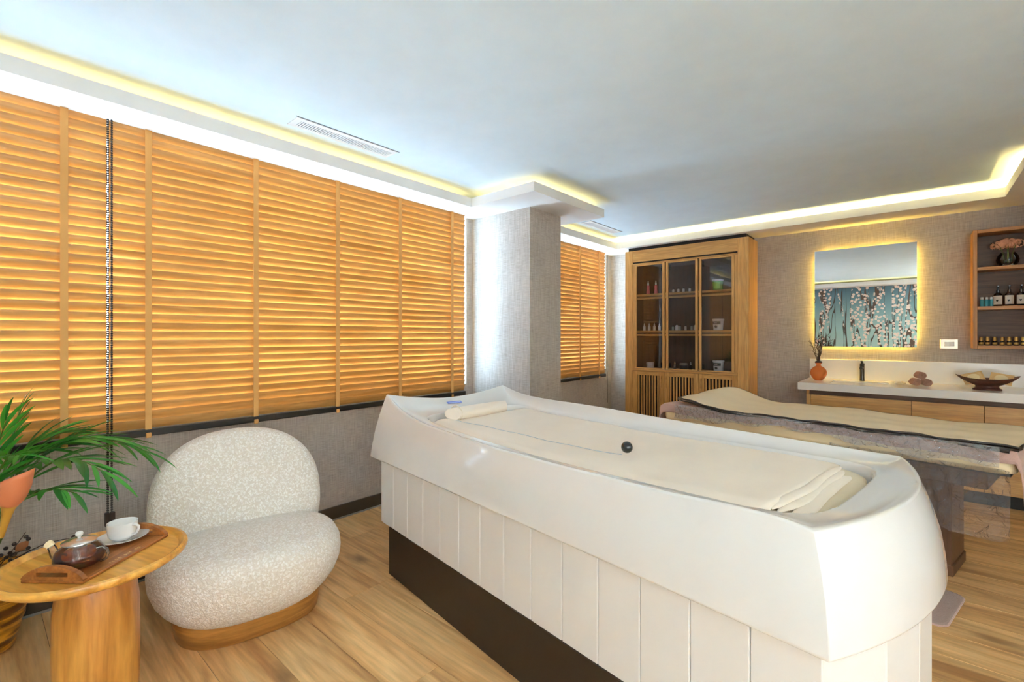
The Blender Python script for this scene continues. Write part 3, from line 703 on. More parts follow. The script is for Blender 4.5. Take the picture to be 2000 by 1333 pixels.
# pillow under the blanket
def slab(rings, name, mat, parent, sm=50): return MB().loft(rings).build(name, mat, parent, sm)
# mauve towel over the mattress, hanging down the near side and both ends
TW = thing('mauve_towel', 'mauve towel draped over the massage table under the beige blanket', 'towel', MT.location[:], MA)
def drape(a, q):
    # across: q 0..1 from near hem, up, over, down far side; along a from right to left, with ends hanging
    s = -.10+a*2.05; u = -.066+q*.846
    h = .7385; v = u
    if u < 0: v = -.006-.004*sin(30*s); h = .735+u*(.86+.14*sin(4*s+1)+.08*sin(17*s))
    if u > .70: v = .706; h = .735-(u-.70)
    if s < 0: h = h+s*1.9*(1 if True else 0); s = -.012+s*.12-.01*sin(9*v)
    if s > 1.86: h = h-(s-1.86)*1.5; s = 1.872+(s-1.86)*.2+.012*sin(20*v)
    return MV(s, v, h+.0015*sin(40*s+9*v))
vs, fs = grid(drape, 80, 40); o = MB().add(vs, fs).build('towel_cloth', 'towel', TW, 60); o.modifiers.new('t', 'SOLIDIFY').thickness = .004
# hanging corner of towel at right end
# beige blanket
BL = thing('heating_blanket', 'beige blanket with dark wavy piping on the massage table', 'blanket', MT.location[:], MA)
def bl_h(s, v):
    hump = .075*math.exp(-((s-1.66)/.17)**2)*(.55+.45*min(1, v/.5))
    return .7505+hump+.006*sin(7*s+3*v)*(v/.7)+.003*sin(19*s-11*v)+.0025*sin(31*v+4*s)
def bl_edge(s): return -.012+.010*sin(8*s)+.006*sin(21*s+1)
def bl(a, q):
    s = -.01+a*1.79; v0 = bl_edge(s); v = v0+q*(.70-v0)
    if s > 1.68: v = v + (s-1.68)*.9*(1-q)*1.0
    return MV(s, v, bl_h(s, v))
vs, fs = grid(bl, 80, 30); o = MB().add(vs, fs).build('blanket_cloth', 'blanket', BL, 60); o.modifiers.new('t', 'SOLIDIFY').thickness = .010
edge = [bl(i/80, 0) for i in range(81)]
for dz, dv, r_ in ((-.004, .004, .0065), (-.016, .010, .005)):
    MB().tube([(p[0], p[1]+dv, p[2]+dz+.002*sin(i*.9)) for i, p in enumerate(edge)], r_, 7).build('piping', 'piping', BL, 60)
MB().tube([(lambda p: (p[0], p[1], p[2]-.004))(bl(1, i/30)) for i in range(31)], .006, 7).build('piping', 'piping', BL, 60)
MB().tube([(lambda p: (p[0], p[1], p[2]-.004))(bl(i/80, 1)) for i in range(81)], .005, 7).build('piping', 'piping', BL, 60)
MB().tube([(lambda p: (p[0]-.002, p[1], p[2]-.006))(bl(0, i/30)) for i in range(31)], .008, 7).build('piping', 'piping', BL, 60)
# dark zip flap at the near right corner
MB().loft([[MV(.02+.24*q, -.022-.014*sin(pi*min(1, q+.1)), .728+.012*cos(a)*(1-abs(2*q-1)**4) if False else .722+.020*sin(a)*(1-.75*q)) if False else MV(.02+.17*q, -.020+.008*cos(a), .729+.012*sin(a)*(1-.7*q)) for a in [2*pi*j/10 for j in range(10)]] for q in [i/14 for i in range(15)]]).build('zip_flap', 'piping', BL, 60)
# crinkled plastic film over the near edge and hanging at the foot
FM = thing('plastic_film', 'crinkled clear plastic film hanging along the near edge of the massage table', 'plastic film', MT.location[:], MA)
rnd = random.Random(3)
def cr_(s, h): return .006*sin(61*s+23*h)+.005*sin(113*s-71*h+2*sin(37*s))+.004*sin(29*s+140*h)+.003*sin(190*s+210*h+3*sin(53*s))
def film1(a, q):
    s = .05+a*1.68; h = .742-q*(.075+.02*sin(5*s)+.01*sin(23*s)); return MV(s, -.022-abs(cr_(s, h))-.012*q, h)
vs, fs = grid(film1, 240, 24); MB().add(vs, fs).build('film_strip', 'film2', FM, 70)
def film2(a, q):
    s = .015+a*.72; h = .64-q*(.31+.02*sin(11*s)); return MV(s, -.028-.02*q+1.6*cr_(s*.6, h*.35), h)
vs, fs = grid(film2, 90, 40); MB().add(vs, fs).build('film_strip', 'film', FM, 70)
# bath mat on the floor
BM_ = thing('bath_mat', 'mauve bath mat on the floor between the white bed and massage table', 'bath mat', (.135, 2.91, 0), MA)
mr2 = [rbox_ring(-.004+d, .62-d, -.20+d, .20-d, .045, h) for d, h in ((.002, .0005), (0, .006), (.004, .010), (.012, .011))]
MB().loft(mr2).build('pile', 'mat', BM_, 60)
MB().loft([rbox_ring(-.006-d, .622+d, -.202-d, .202+d, .047, h) for d, h in ((0, .0003), (.002, .004), (0, .0075))], cap0=True, cap1=True).build('binding', 'towel', BM_, 60)

# ------------------------------------------------------------------ armchair
CH = thing('boucle_armchair', 'low cream boucle armchair with rounded back on an oak base', 'armchair', (-2.315, .836, 0), R(78.5))
def sup(a, A, B, n): c, s = cos(a), sin(a); return (A*abs(c)**(2/n)*(1 if c >= 0 else -1), B*abs(s)**(2/n)*(1 if s >= 0 else -1))
prof = [(.085, .66), (.088, .74), (.105, .80), (.14, .88), (.18, .945), (.23, .99), (.27, 1.0), (.31, .985), (.34, .945), (.362, .88), (.375, .79), (.383, .66), (.387, .4), (.388, .1)]
rings = [[(lambda p: (p[0]*k, p[1]*k-.03-(h-.25)*.12, h-.055*max(0, p[1]*k/.355)*max(0, (h-.20)/.188)))(sup(2*pi*i/72, .375, .355, 2.5)) for i in range(72)] for h, k in prof]
MB().loft(rings).build('seat', 'boucle', CH, 80)
rings = []
for i in range(25):
    t = -1+2*i/24; k = max(.02, (1-abs(t)**3.2)**(1/2.6)); ring = []
    for j in range(64):
        x, z = sup(2*pi*j/64, .372*(.72+.28*k), .34*(.72+.28*k)*k**.35 if k > .05 else .34*.72, 2.35)
        if abs(t) > .999: x *= .9; z *= .9
        zz = .432+z; y = .255+t*.105+(zz-.3)*.20+.05*(x/.37)**2*-.6
        ring.append((x, y, zz))
    rings.append(ring)
MB().loft(rings).build('backrest', 'boucle', CH, 80)
rings = [[(lambda p: (p[0], p[1]+.0, h))(sup(2*pi*i/64, .285*k, .26*k, 2.8)) for i in range(64)] for h, k in ((0, .97), (.004, .985), (.085, 1.03), (.10, 1.03))]
MB().loft(rings).build('base', 'chairbase', CH, 50)

# ------------------------------------------------------------------ side table, tray, tea set
ST = thing('side_table', 'round teak side table with a thick trunk leg and raised rim', 'table', (-1.973, .265, 0), R(20))
rt = .238
MB().lathe([(.10, .512), (.17, .514), (.215, .522), (rt-.004, .535), (rt, .545), (rt-.003, .552), (rt-.012, .555), (rt-.020, .551), (rt-.024, .543), (rt-.027, .540), (.12, .540), (.01, .540)], 96).build('table_top', 'tabletop', ST, 45)
MB().lathe([(.085, 0), (.098, .004), (.106, .02), (.112, .15), (.114, .28), (.112, .40), (.104, .46), (.094, .50), (.088, .513)], 64, sx=1.0, sy=.93).build('leg', 'tableleg', ST, 45)
ZT = .5402
TR = thing('serving_tray', 'reddish wooden serving tray with arched handles on the side table', 'tray', (-1.9755, .277, ZT), R(129.3))
MB().box(-.161, .161, -.092, .092, 0, .009, .002).build('board', 'traywood', TR)
def handle(x):
    out = []; inn = []; n = 24
    for i in range(n+1):
        y = -.092+.184*i/n; out.append((y, .009+.036*(max(0, 1-(y/.092)**2))**.75+.004))
    mb = MB(); t = .007
    # arch with a slot: lower strip, upper arch
    slot = lambda y: (.018, .030) if abs(y) < .045 else (None, None)
    ring = [(y, h) for y, h in out]
    for xa, xb in ((x-t, x+t),):
        for (y0, h0), (y1, h1) in zip(ring, ring[1:]):
            ym = (y0+y1)/2
            if abs(ym) < .044:
                mb.add([(xa, y0, .009), (xb, y0, .009), (xb, y1, .009), (xa, y1, .009), (xa, y0, .019), (xb, y0, .019), (xb, y1, .019), (xa, y1, .019)], [(0, 3, 2, 1), (4, 5, 6, 7), (0, 1, 5, 4), (2, 3, 7, 6), (1, 2, 6, 5), (3, 0, 4, 7)])
                mb.add([(xa, y0, .031), (xb, y0, .031), (xb, y1, .031), (xa, y1, .031), (xa, y0, h0), (xb, y0, h0), (xb, y1, h1), (xa, y1, h1)], [(0, 3, 2, 1), (4, 5, 6, 7), (0, 1, 5, 4), (2, 3, 7, 6), (1, 2, 6, 5), (3, 0, 4, 7)])
            else:
                mb.add([(xa, y0, .009), (xb, y0, .009), (xb, y1, .009), (xa, y1, .009), (xa, y0, h0), (xb, y0, h0), (xb, y1, h1), (xa, y1, h1)], [(0, 3, 2, 1), (4, 5, 6, 7), (0, 1, 5, 4), (2, 3, 7, 6), (1, 2, 6, 5), (3, 0, 4, 7)])
    return mb.build('handle', 'traywood', TR)
handle(-.153); handle(.153)
lt = MB(); rnd = random.Random(5)
for i in range(11):
    x = -.055+i*.0105
    if i in (4, 8): continue
    lt.box(x, x+.0016, -.080, -.071, .009, .0096)
    if rnd.random() < .75: lt.box(x, x+.0058, -.0726, -.071, .009, .0096)
    if rnd.random() < .6: lt.box(x, x+.0058, -.080, -.0784, .009, .0096)
    if rnd.random() < .6: lt.box(x+.0044, x+.006, -.080, -.071, .009, .0096)
lt.build('lettering', 'lettering', TR)
ZB = ZT+.0095
TP = thing('glass_teapot', 'clear glass teapot of amber tea with a steel lid', 'teapot', (-1.930, .218, ZB), R(220.8))
MB().lathe([(.028, .001), (.045, .003), (.056, .014), (.061, .028), (.060, .042), (.053, .056), (.042, .064), (.037, .068), (.037, .074)], 40, cap=False).build('body', 'teaglass', TP, 60)
MB().lathe([(.027, .003), (.044, .005), (.0545, .015), (.0593, .028), (.0585, .040)], 40).build('tea', 'tea', TP, 50)
MB().lathe([(.017, .024), (.018, .066), (.037, .0695)], 28, cap=False).build('infuser', 'steel', TP, 60)
ld = MB().lathe([(.041, .0735), (.043, .0745), (.0425, .077), (.030, .083), (.012, .086)], 36).build('lid', 'steel', TP, 40)
MB().lathe([(.004, .085), (.0042, .090), (.0085, .094), (.0095, .099), (.0075, .104), (.002, .106)], 16).build('lid_knob', 'whitep', ld, 60)
MB().tube([(.052, 0, .022), (.066, 0, .026), (.076, 0, .036), (.081, 0, .050), (.088, 0, .062), (.096, 0, .066)], [.016, .014, .012, .0105, .0095, .0095], 14, cap=False).build('spout', 'teaglass', TP, 60)
MB().tube([(.086, 0, .058), (.091, 0, .0645), (.0965, 0, .067)], [.0105, .0115, .012], 14, cap=False).build('spout_sleeve', 'kraft2', TP, 60)
MB().tube([(-.054, 0, .056), (-.070, 0, .060), (-.084, 0, .053), (-.088, 0, .038), (-.082, 0, .024), (-.068, 0, .016), (-.057, 0, .018)], .0038, 10).build('handle', 'teaglass', TP, 60)
SC = tag(MB().lathe([(.022, 0), (.030, .0005), (.034, .003), (.055, .009), (.072, .0145), (.073, .016), (.070, .016), (.054, .0115), (.034, .006), (.03, .005)], 56).build('saucer', 'porcelain', None, 50), 'white porcelain saucer under the tea cup on the tray', 'saucer')
SC.location = (-2.060, .342, ZB)
CU = thing('tea_cup', 'white porcelain tea cup standing on the saucer', 'cup', (-2.060, .342, ZB+.0062), R(40.8-10))
MB().lathe([(.020, 0), (.024, 0), (.026, .004), (.034, .007), (.039, .016), (.0415, .032), (.0425, .056), (.0422, .0575), (.0405, .0565), (.039, .030), (.035, .014), (.02, .010)], 48).build('bowl', 'porcelain', CU, 50)
MB().tube([(.0405, 0, .050), (.056, 0, .052), (.066, 0, .048), (.066, 0, .040), (.058, 0, .026), (.050, 0, .019), (.040, 0, .018)], [.004, .004, .0042, .0042, .004, .0038, .004], 10).build('handle', 'porcelain', CU, 60)

# ------------------------------------------------------------------ potted palm arrangement at the left
PL = thing('potted_palm', 'potted artificial palm with a calla flower beside the side table', 'plant', (-2.79, .035, 0))
pp = []
for i in range(40):
    z = .008+.31*i/39; pp.append((lerp([(0, .085), (.08, .105), (.2, .135), (.3, .148), (.38, .150), (.46, .15)], z)+.0022*sin(z*120), z))
MB().lathe([(.05, 0), (.08, .001)]+pp+[(.132, .319), (.125, .28), (.02, .275)], 56).build('pot', 'potstripe', PL, 50)
# leaflet: slim folded blade
def leaflet_mesh(l, w):
    mb = MB(); r = []
    for i in range(9):
        q = i/8; ww = w*(sin(pi*min(1, q*.9+.07))**.8)*(1 if q < .98 else .05); z = -.22*l*q*q
        r.append([(l*q, -ww, z+ww*.35), (l*q, 0, z), (l*q, ww, z+ww*.35)])
    return mb.loft(r, False, False, close=False).mesh('leaflet', 'leaf', 60)
LM = [leaflet_mesh(.25, .0155), leaflet_mesh(.22, .014), leaflet_mesh(.19, .012)]
CA, SA = cos(R(YAW)), sin(R(YAW))
def pix(px, py, z):  # a point at a chosen depth along the lens axis, for laying out stems
    z = min(z, 2.78/(SA-CA*(px-1000)/914)); x = (px-1000)/914*z; h = 1.25-(py-657)/914*z; return Vector((x*CA-z*SA, x*SA+z*CA, h))
base = Vector((-2.79, .035, .28))
def bez(p0, p1, p2, p3, n):
    return [((1-t)**3)*p0+3*(1-t)**2*t*p1+3*(1-t)*t*t*p2+t**3*p3 for t in [i/n for i in range(n+1)]]
def frond(p1, p2, p3, n=9, sc=1.0, t0=.45, start=None, spread=62, name='frond'):
    p0 = start or base; pts = bez(p0, p1, p2, p3, 24); loc = p0
    o = MB().tube([p-loc for p in pts], [.006*(1-.75*i/24) for i in range(25)], 6).build(name, 'stem', PL, 60)
    o.location = loc-Vector(PL.location)
    for i in range(n):
        q = t0+(1-t0)*(i+.5)/n; k = min(23, int(q*24)); p = pts[k]+(pts[k+1]-pts[k])*(q*24-k); tan = (pts[k+1]-pts[k]).normalized()
        side = tan.cross(Vector((0, 0, 1))); side = side.normalized() if side.length > .05 else Vector((1, 0, 0))
        upv = side.cross(tan).normalized()
        for sg in (-1, 1):
            a = R(spread*(1-.55*(i/n))+random.uniform(-8, 8)); d = (tan*cos(a)+side*sg*sin(a)+upv*random.uniform(-.05, .18)).normalized()
            yv = upv.cross(d).normalized(); zv = d.cross(yv)
            me = LM[0 if .2 < i/n < .7 else (1 if i/n <= .2 else 2)]
            lf = inst(me, 'leaflet', o); f = sc*random.uniform(.88, 1.12)
            lf.matrix_local = Matrix.Translation(p-loc) @ Matrix((d, yv, zv)).transposed().to_4x4() @ Matrix.Diagonal((f, f, f, 1))
    return o
V = pix
frond(V(-10, 1000, 1.95), V(10, 900, 2.0), V(42, 800, 2.02), 9, .60, .52, spread=30)
frond(V(-20, 1000, 1.85), V(-20, 900, 1.8), V(15, 815, 1.8), 8, .62, .5, spread=34)
frond(V(10, 920, 1.95), V(110, 800, 1.98), V(285, 885, 2.05), 12, .85, .40, spread=42)
frond(V(20, 960, 1.85), V(90, 840, 1.82), V(205, 925, 1.80), 11, .80, .45, spread=46)
frond(V(0, 1000, 1.8), V(50, 930, 1.72), V(150, 965, 1.68), 8, .70, .50, spread=44)
frond(V(-20, 930, 2.0), V(60, 840, 2.1), V(190, 872, 2.14), 10, .80, .40, spread=46)
frond(V(-40, 930, 1.9), V(-60, 830, 1.95), V(-130, 880, 1.9), 9, .85, .4)
frond(V(-20, 980, 1.75), V(-10, 880, 1.68), V(40, 890, 1.62), 8, .62, .5, spread=44)
frond(V(-30, 960, 2.1), V(20, 860, 2.2), V(130, 845, 2.28), 9, .75, .5, spread=40)
frond(V(0, 960, 1.9), V(40, 880, 1.95), V(110, 880, 1.95), 8, .70, .45, spread=50)
# calla flower
fs0 = V(24, 985, 1.55); st0 = V(-25, 1120, 1.7)
fo = MB().tube([p-base for p in bez(base, base+Vector((.08, -.05, .1)), st0, V(4, 1045, 1.56), 16)], .006, 8).build('flower_stalk', 'stem', PL, 60); fo.location = base-Vector(PL.location)
ax = (V(30, 942, 1.53)-V(2, 1050, 1.56)); ln = ax.length; ax.normalize(); u1 = ax.orthogonal().normalized(); u2 = ax.cross(u1)
def fl_ring(k, q0, q1, lipd):
    rings = []
    for i in range(9):
        q = q0+(q1-q0)*i/8; r = lerp([(0, .007), (.4, .013), (.55, .018), (.70, .033), (.85, .041), (1, .038)], q); ring = []
        for j in range(28):
            a = 2*pi*j/28; e = lipd*(.4+.6*cos(a))*max(0, q-.75)*4
            ring.append(Vector((0, 0, 0))+ax*(ln*q+e*.06)+(u1*cos(a)+u2*sin(a))*r)
        rings.append(ring)
    return rings
o = MB().loft(fl_ring(0, 0, .62, 0), False, False).build('flower_tube', 'spathe2', PL, 60); o.location = V(2, 1050, 1.56)-Vector(PL.location)
o = MB().loft(fl_ring(0, .6, 1, 1), False, False).build('flower_spathe', 'spathe', PL, 60); o.location = V(2, 1050, 1.56)-Vector(PL.location); o.modifiers.new('t', 'SOLIDIFY').thickness = .002
# dark berry twigs
for pts2, nb in (((V(-10, 1120, 1.85), V(20, 1085, 1.82), V(50, 1040, 1.8)), 7), ((V(0, 1110, 1.95), V(70, 1052, 1.97), V(150, 1052, 2.0)), 7), ((V(-10, 1090, 1.9), V(20, 1075, 1.88), V(60, 1075, 1.86)), 5)):
    p = bez(base, base+(pts2[0]-base)*.6, pts2[1], pts2[2], 16); tw = MB().tube([q-base for q in p], [.003*(1-.6*i/16) for i in range(17)], 6).build('berry_twig', 'twig', PL, 60); tw.location = base-Vector(PL.location)
    for k in range(nb):
        q = p[9+int(7*k/nb)]+Vector((random.uniform(-.02, .02), random.uniform(-.02, .02), random.uniform(-.02, .02)))
        bo = inst(bpy.data.meshes.get('berry') or MB().sphere((0, 0, 0), .0075, 8).mesh('berry', 'berry', 60), 'berry', tw); bo.location = q-base
dl = MB().loft([[(.05*q, w*.018*sin(pi*min(.99, q+.02)), .012*q*q+abs(w)*.006) for w in (-1, 0, 1)] for q in [i/8 for i in range(9)]], False, False, close=False).build('dry_leaf', 'dryleaf', PL, 60)
dl.location = V(30, 1080, 1.86)-Vector(PL.location); dl.rotation_euler = (.6, -.4, 2.2)

# ------------------------------------------------------------------ oak display cabinet
CX0, CX1, CY0, CY1, CZ = -2.618, -1.268, 5.093, 5.44, 2.25
CB = thing('display_cabinet', 'tall oak display cabinet with three glass doors above slatted doors', 'cabinet', ((CX0+CX1)/2, CY0, 0))
ox = (CX0+CX1)/2
def cb(n, m, x0, x1, y0, y1, z0, z1, ch=.002, par=None):
    o = MB().box(x0-ox, x1-ox, y0-CY0, y1-CY0, z0, z1, ch).build(n, m, CB if par is None else par); return o
XL, XRR = -2.522, -1.371
cb('side_panel', 'oak', CX0, CX0+.02, CY0+.02, CY1, 0, CZ); cb('side_panel', 'oak', CX1-.02, CX1, CY0+.02, CY1, 0, CZ)
cb('stile', 'oak', CX0, XL, CY0, CY0+.02, 0, CZ); cb('stile', 'oak', XRR, CX1, CY0, CY0+.02, 0, CZ)
cb('top_rail', 'oakh', XL, XRR, CY0+.001, CY0+.02, 2.115, CZ); cb('cornice_strip', 'oakh', XL, XRR, CY0-.006, CY0+.018, 2.085, 2.097)
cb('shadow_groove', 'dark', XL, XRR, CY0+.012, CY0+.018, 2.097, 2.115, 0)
cb('top_panel', 'oak', CX0+.02, CX1-.02, CY0+.02, CY1, CZ-.02, CZ); cb('back_panel', 'cabinside', CX0+.02, CX1-.02, CY1-.012, CY1, 0, CZ-.02)
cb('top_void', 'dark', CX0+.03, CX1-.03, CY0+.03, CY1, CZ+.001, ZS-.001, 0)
cb('lining', 'cabinside', CX0+.02, XL-.02, CY0+.021, CY1-.012, .86, CZ-.02); cb('lining', 'cabinside', XRR+.02, CX1-.02, CY0+.021, CY1-.012, .86, CZ-.02)
cb('ledge', 'oakh', XL, XRR, CY0-.008, CY1-.012, .848, .870)
cb('base_board', 'oakh', XL, XRR, CY0+.004, CY0+.02, 0, .07)
for z in (1.313, 1.738): 
    cb('shelf', 'oakh', XL-.01, XRR+.01, CY0+.024, CY1-.013, z-.024, z); 
    cb('shelf_strip', 'oakh', XL-.01, XRR+.01, CY0+.023, CY0+.04, z-.062, z-.040)
dx = [(-2.5, -2.137), (-2.120, -1.770), (-1.757, -1.402)]
for i, (a, b2) in enumerate(dx):
    dr = cb('glass_door', 'oak', a, a+.026, CY0-.002, CY0+.02, .874, 2.083)
    for nm, x0, x1, z0, z1 in (('door_stile', b2-.026, b2, .874, 2.083), ('door_rail', a+.026, b2-.026, .874, .886), ('door_rail', a+.026, b2-.026, 2.066, 2.083)):
        cb(nm, 'oak' if nm == 'door_stile' else 'oakh', x0, x1, CY0-.002, CY0+.02, z0, z1, .002, dr)
    MB().box(a+.026-ox, b2-.026-ox, .008, .012, .886, 2.066).build('pane', 'cabglass', dr)
    hx = b2-.05 if i == 0 else a+.03
    cb('hinge', 'black', hx, hx+.02, CY0+.013, CY0+.026, 1.99, 2.05, .002, dr); cb('hinge', 'black', hx, hx+.02, CY0+.013, CY0+.026, .90, .95, .002, dr)
for a, b2 in ((XL-.0, XL+.02), (XRR-.031, XRR)): cb('filler_strip', 'oak', a, b2, CY0+.006, CY0+.02, .87, 2.085)
ld_ = [(-2.520, -2.143), (-2.139, -1.762), (-1.758, -1.372)]
sl = MB().box(-.0078, .0078, .002, .018, 0, .64, .002).mesh('door_slat', 'oak')
for i, (a, b2) in enumerate(ld_):
    dr = cb('slatted_door', 'oak', a, a+.055, CY0, CY0+.02, .075, .845)
    cb('door_stile', 'oak', b2-.055, b2, CY0, CY0+.02, .075, .845, .002, dr); cb('door_rail', 'oakh', a+.055, b2-.055, CY0, CY0+.02, .80, .845, .002, dr); cb('door_rail', 'oakh', a+.055, b2-.055, CY0, CY0+.02, .075, .16, .002, dr)
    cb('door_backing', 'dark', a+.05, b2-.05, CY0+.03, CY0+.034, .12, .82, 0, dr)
    n = 8
    for k in range(n): inst(sl, 'slat', dr, (a+.055+(b2-a-.11)*(k+.5)/n-ox, 0, .16))
    hx = b2-.03 if i != 2 else a+.022
    hx = (b2-.028, a+.026, a+.026)[i]
    cb('handle', 'oakh', hx-.006, hx+.006, CY0-.016, CY0-.001, .66, .80, .003, dr)

# bottles, tubs and jars
def bottle(name, label, cat, group, loc, body, bodymat, cap=None, capmat=None, lab=None, labmat='paper', sx=1, extra=None, n=20):
    t = thing(name, label, cat, loc, 0, group)
    MB().lathe(body, n).build('body', bodymat, t, 45)
    if cap: MB().lathe(cap, n).build('cap', capmat, t, 45)
    if lab: MB().lathe([(lab[0]-.0004, lab[1]), (lab[0], lab[1]+.0005), (lab[0], lab[2]-.0005), (lab[0]-.0004, lab[2])], n, cap=False).build('label', labmat, t, 45)
    if extra: extra(t)
    return t
GY = 5.24; Z1, Z2, Z3 = 1.7385, 1.3135, .8705
for k, (x, w) in enumerate(((-2.396, 'left'), (-2.301, 'right'))):
    bottle('spray_bottle', '%s pink spray bottle with white nozzle on the cabinet top shelf' % w, 'bottle', 'pink bottles in the cabinet', (x, GY, Z1), [(.018, 0), (.021, .004), (.021, .035), (.015, .062), (.017, .095), (.013, .108), (.008, .112)], 'pink', [(.010, .110), (.010, .135), (.006, .14), (.006, .158), (.002, .162)], 'whitep')
od = ['leftmost', 'second from left', 'third from left', 'rightmost']
for k, x in enumerate((-2.094, -2.035, -1.977, -1.908)):
    bottle('small_bottle', '%s small white bottle with dark cap on the cabinet top shelf' % od[k], 'bottle', 'small white bottles on the top shelf', (x, GY, Z1), [(.012, 0), (.0135, .002), (.0135, .042), (.007, .047)], 'whitep', [(.0075, .046), (.0075, .062), (.005, .064)], 'piping')
def tub(label, loc, mat, dark):
    t = thing('tub', label, 'tub', loc, 0, 'lidded tubs in the cabinet')
    MB().lathe([(.044, 0), (.047, .002), (.054, .105), (.054, .107)], 36).build('body', mat, t, 45)
    MB().lathe([(.0575, .100), (.059, .102), (.059, .118), (.056, .121), (.02, .1215)], 36).build('lid', 'whitep', t, 45)
    a0, a1 = R(198), R(312)
    def band(z0, z1, mt, r_, b0=a0, b1=a1, nm='label'):
        rr = lambda z: .0472+(z-.002)*.0678+r_
        vs = []; fs = []
        for i in range(17):
            a = b0+(b1-b0)*i/16
            vs += [(rr(z0)*cos(a), rr(z0)*sin(a), z0), (rr(z1)*cos(a), rr(z1)*sin(a), z1)]
        for i in range(16): fs.append((2*i, 2*i+2, 2*i+3, 2*i+1))
        MB().add(vs, fs).build(nm, mt, t, 60)
    if dark:
        band(.062, .094, 'darklabel', .0006); band(.075, .080, 'paper', .0011, R(235), R(275), 'lettering')
        # dark leaf-like emblem
        vs = []; 
        for i in range(20):
            a = 2*pi*i/20; th = R(258)+.30*cos(a)+.10*sin(a); z = .038+.013*sin(a)-.006*cos(a); r_ = .0472+z*.0678+.0012; vs.append((r_*cos(th), r_*sin(th), z))
        MB().add(vs, [tuple(range(20))]).build('emblem', 'darklabel', t)
    else:
        band(.02, .085, 'green2', .0006)
    return t
M['green2'] = plain('light_green_print', srgb(120, 200, 80), .4)
tub('green tub with white lid on the cabinet top shelf', (-1.607, GY, Z1), 'green', False)
tub('white tub with dark label on the cabinet middle shelf', (-1.604, GY, Z2), 'whitep', True)
tub('white tub with dark label on the cabinet bottom ledge', (-1.601, GY, Z3), 'whitep', True)
for k, x in enumerate((-2.444, -2.383, -2.320, -2.258)):
    bottle('dropper_bottle', '%s white dropper bottle behind the left glass door' % od[k], 'bottle', 'white dropper bottles on the middle shelf', (x, GY, Z2), [(.014, 0), (.0155, .002), (.0155, .050), (.007, .060)], 'whitep', [(.008, .059), (.008, .072), (.0045, .075), (.0045, .087), (.002, .09)], 'whitep')
cc = [(-2.097, .052, 'grey_bottle', 'leftmost frosted grey dropper bottle'), (-2.053, .064, 'whitep', 'wide pale carton-like bottle'), (-2.018, .058, 'grey_bottle', 'grey dropper bottle right of the pale one'), (-1.955, .055, 'paper', 'lone cream dropper bottle'), (-1.888, .056, 'grey_bottle', 'grey dropper bottle second from the right'), (-1.848, .062, 'whitep', 'pale bottle at the right end')]
for x, h, mt, lb in cc:
    wide = mt == 'whitep'; r_ = .017 if wide else .0125
    bottle('serum_bottle', lb+' on the middle shelf of the centre door', 'bottle', 'serum bottles behind the centre door', (x, GY, Z2), [(r_-.001, 0), (r_, .002), (r_, h-.012), (.007, h-.006 if not wide else h-.002)], mt, None if wide else [(.007, h-.007), (.007, h+.008), (.004, h+.010), (.003, h+.022)], None if wide else 'piping')
def jar(label, loc, mat, lidm, r_=.042, h=.062):
    return bottle('cream_jar', label, 'jar', 'cream jars on the cabinet ledge', loc, [(r_-.003, 0), (r_, .003), (r_, h*.68), (r_-.003, h*.7)], mat, [(r_+.001, h*.69), (r_+.002, h*.72), (r_+.001, h), (r_-.004, h+.001)], lidm, (r_+.0006, h*.15, h*.55), 'paper' if mat == 'whitep' else 'darklabel')
jar('white cream jar behind the left glass door', (-2.37, GY, Z3), 'whitep', 'whitep', .043, .070)
jar('dark navy cream jar behind the centre glass door', (-1.977, GY, Z3), 'navy', 'grey_bottle', .040, .076)
for x, w in ((-2.076, 'left'), (-1.897, 'right')):
    bottle('amber_bottle', 'small amber bottle %s of the navy jar in the cabinet' % w, 'bottle', 'amber bottles on the cabinet ledge', (x, GY, Z3), [(.015, 0), (.0165, .002), (.0165, .048), (.007, .06)], 'amber', [(.008, .06), (.008, .074), (.0045, .077), (.0045, .092)], 'gold' if w == 'left' else 'whitep')

# ------------------------------------------------------------------ backlit mirror
MR = thing('backlit_mirror', 'frameless rectangular mirror with a yellow glow behind it', 'mirror', (-.3725, 5.41, 1.151))
MB().box(-.3795, .3795, 0, .005, 0, .927).build('mirror_glass', 'mirror', MR)
MB().box(-.335, .335, .006, .044, .045, .882).build('back_box', 'whitep', MR)
for nm, a in (('led', (-.345, -.337, .012, .030, .04, .887)), ('led', (.337, .345, .012, .030, .04, .887)), ('led', (-.337, .337, .012, .030, .035, .043)), ('led', (-.337, .337, .012, .030, .884, .892))):
    MB().box(*a).build('led_strip', 'mirled', MR)
# switch plate
SW = thing('switch_plate', 'champagne switch plate with a white rocker on the wall', 'switch', (.214, YB, 1.183))
MB().box(-.058, .058, -.010, 0, -.043, .043, .004).build('plate', 'silver', SW); MB().box(-.032, .032, -.0125, -.009, -.019, .019, .001).build('module', 'whitep', SW)
MB().box(-.030, -.001, -.0145, -.012, -.016, .016, .001).build('rocker', 'whitep', SW); MB().box(.001, .030, -.0145, -.012, -.016, .016, .001).build('rocker', 'whitep', SW)

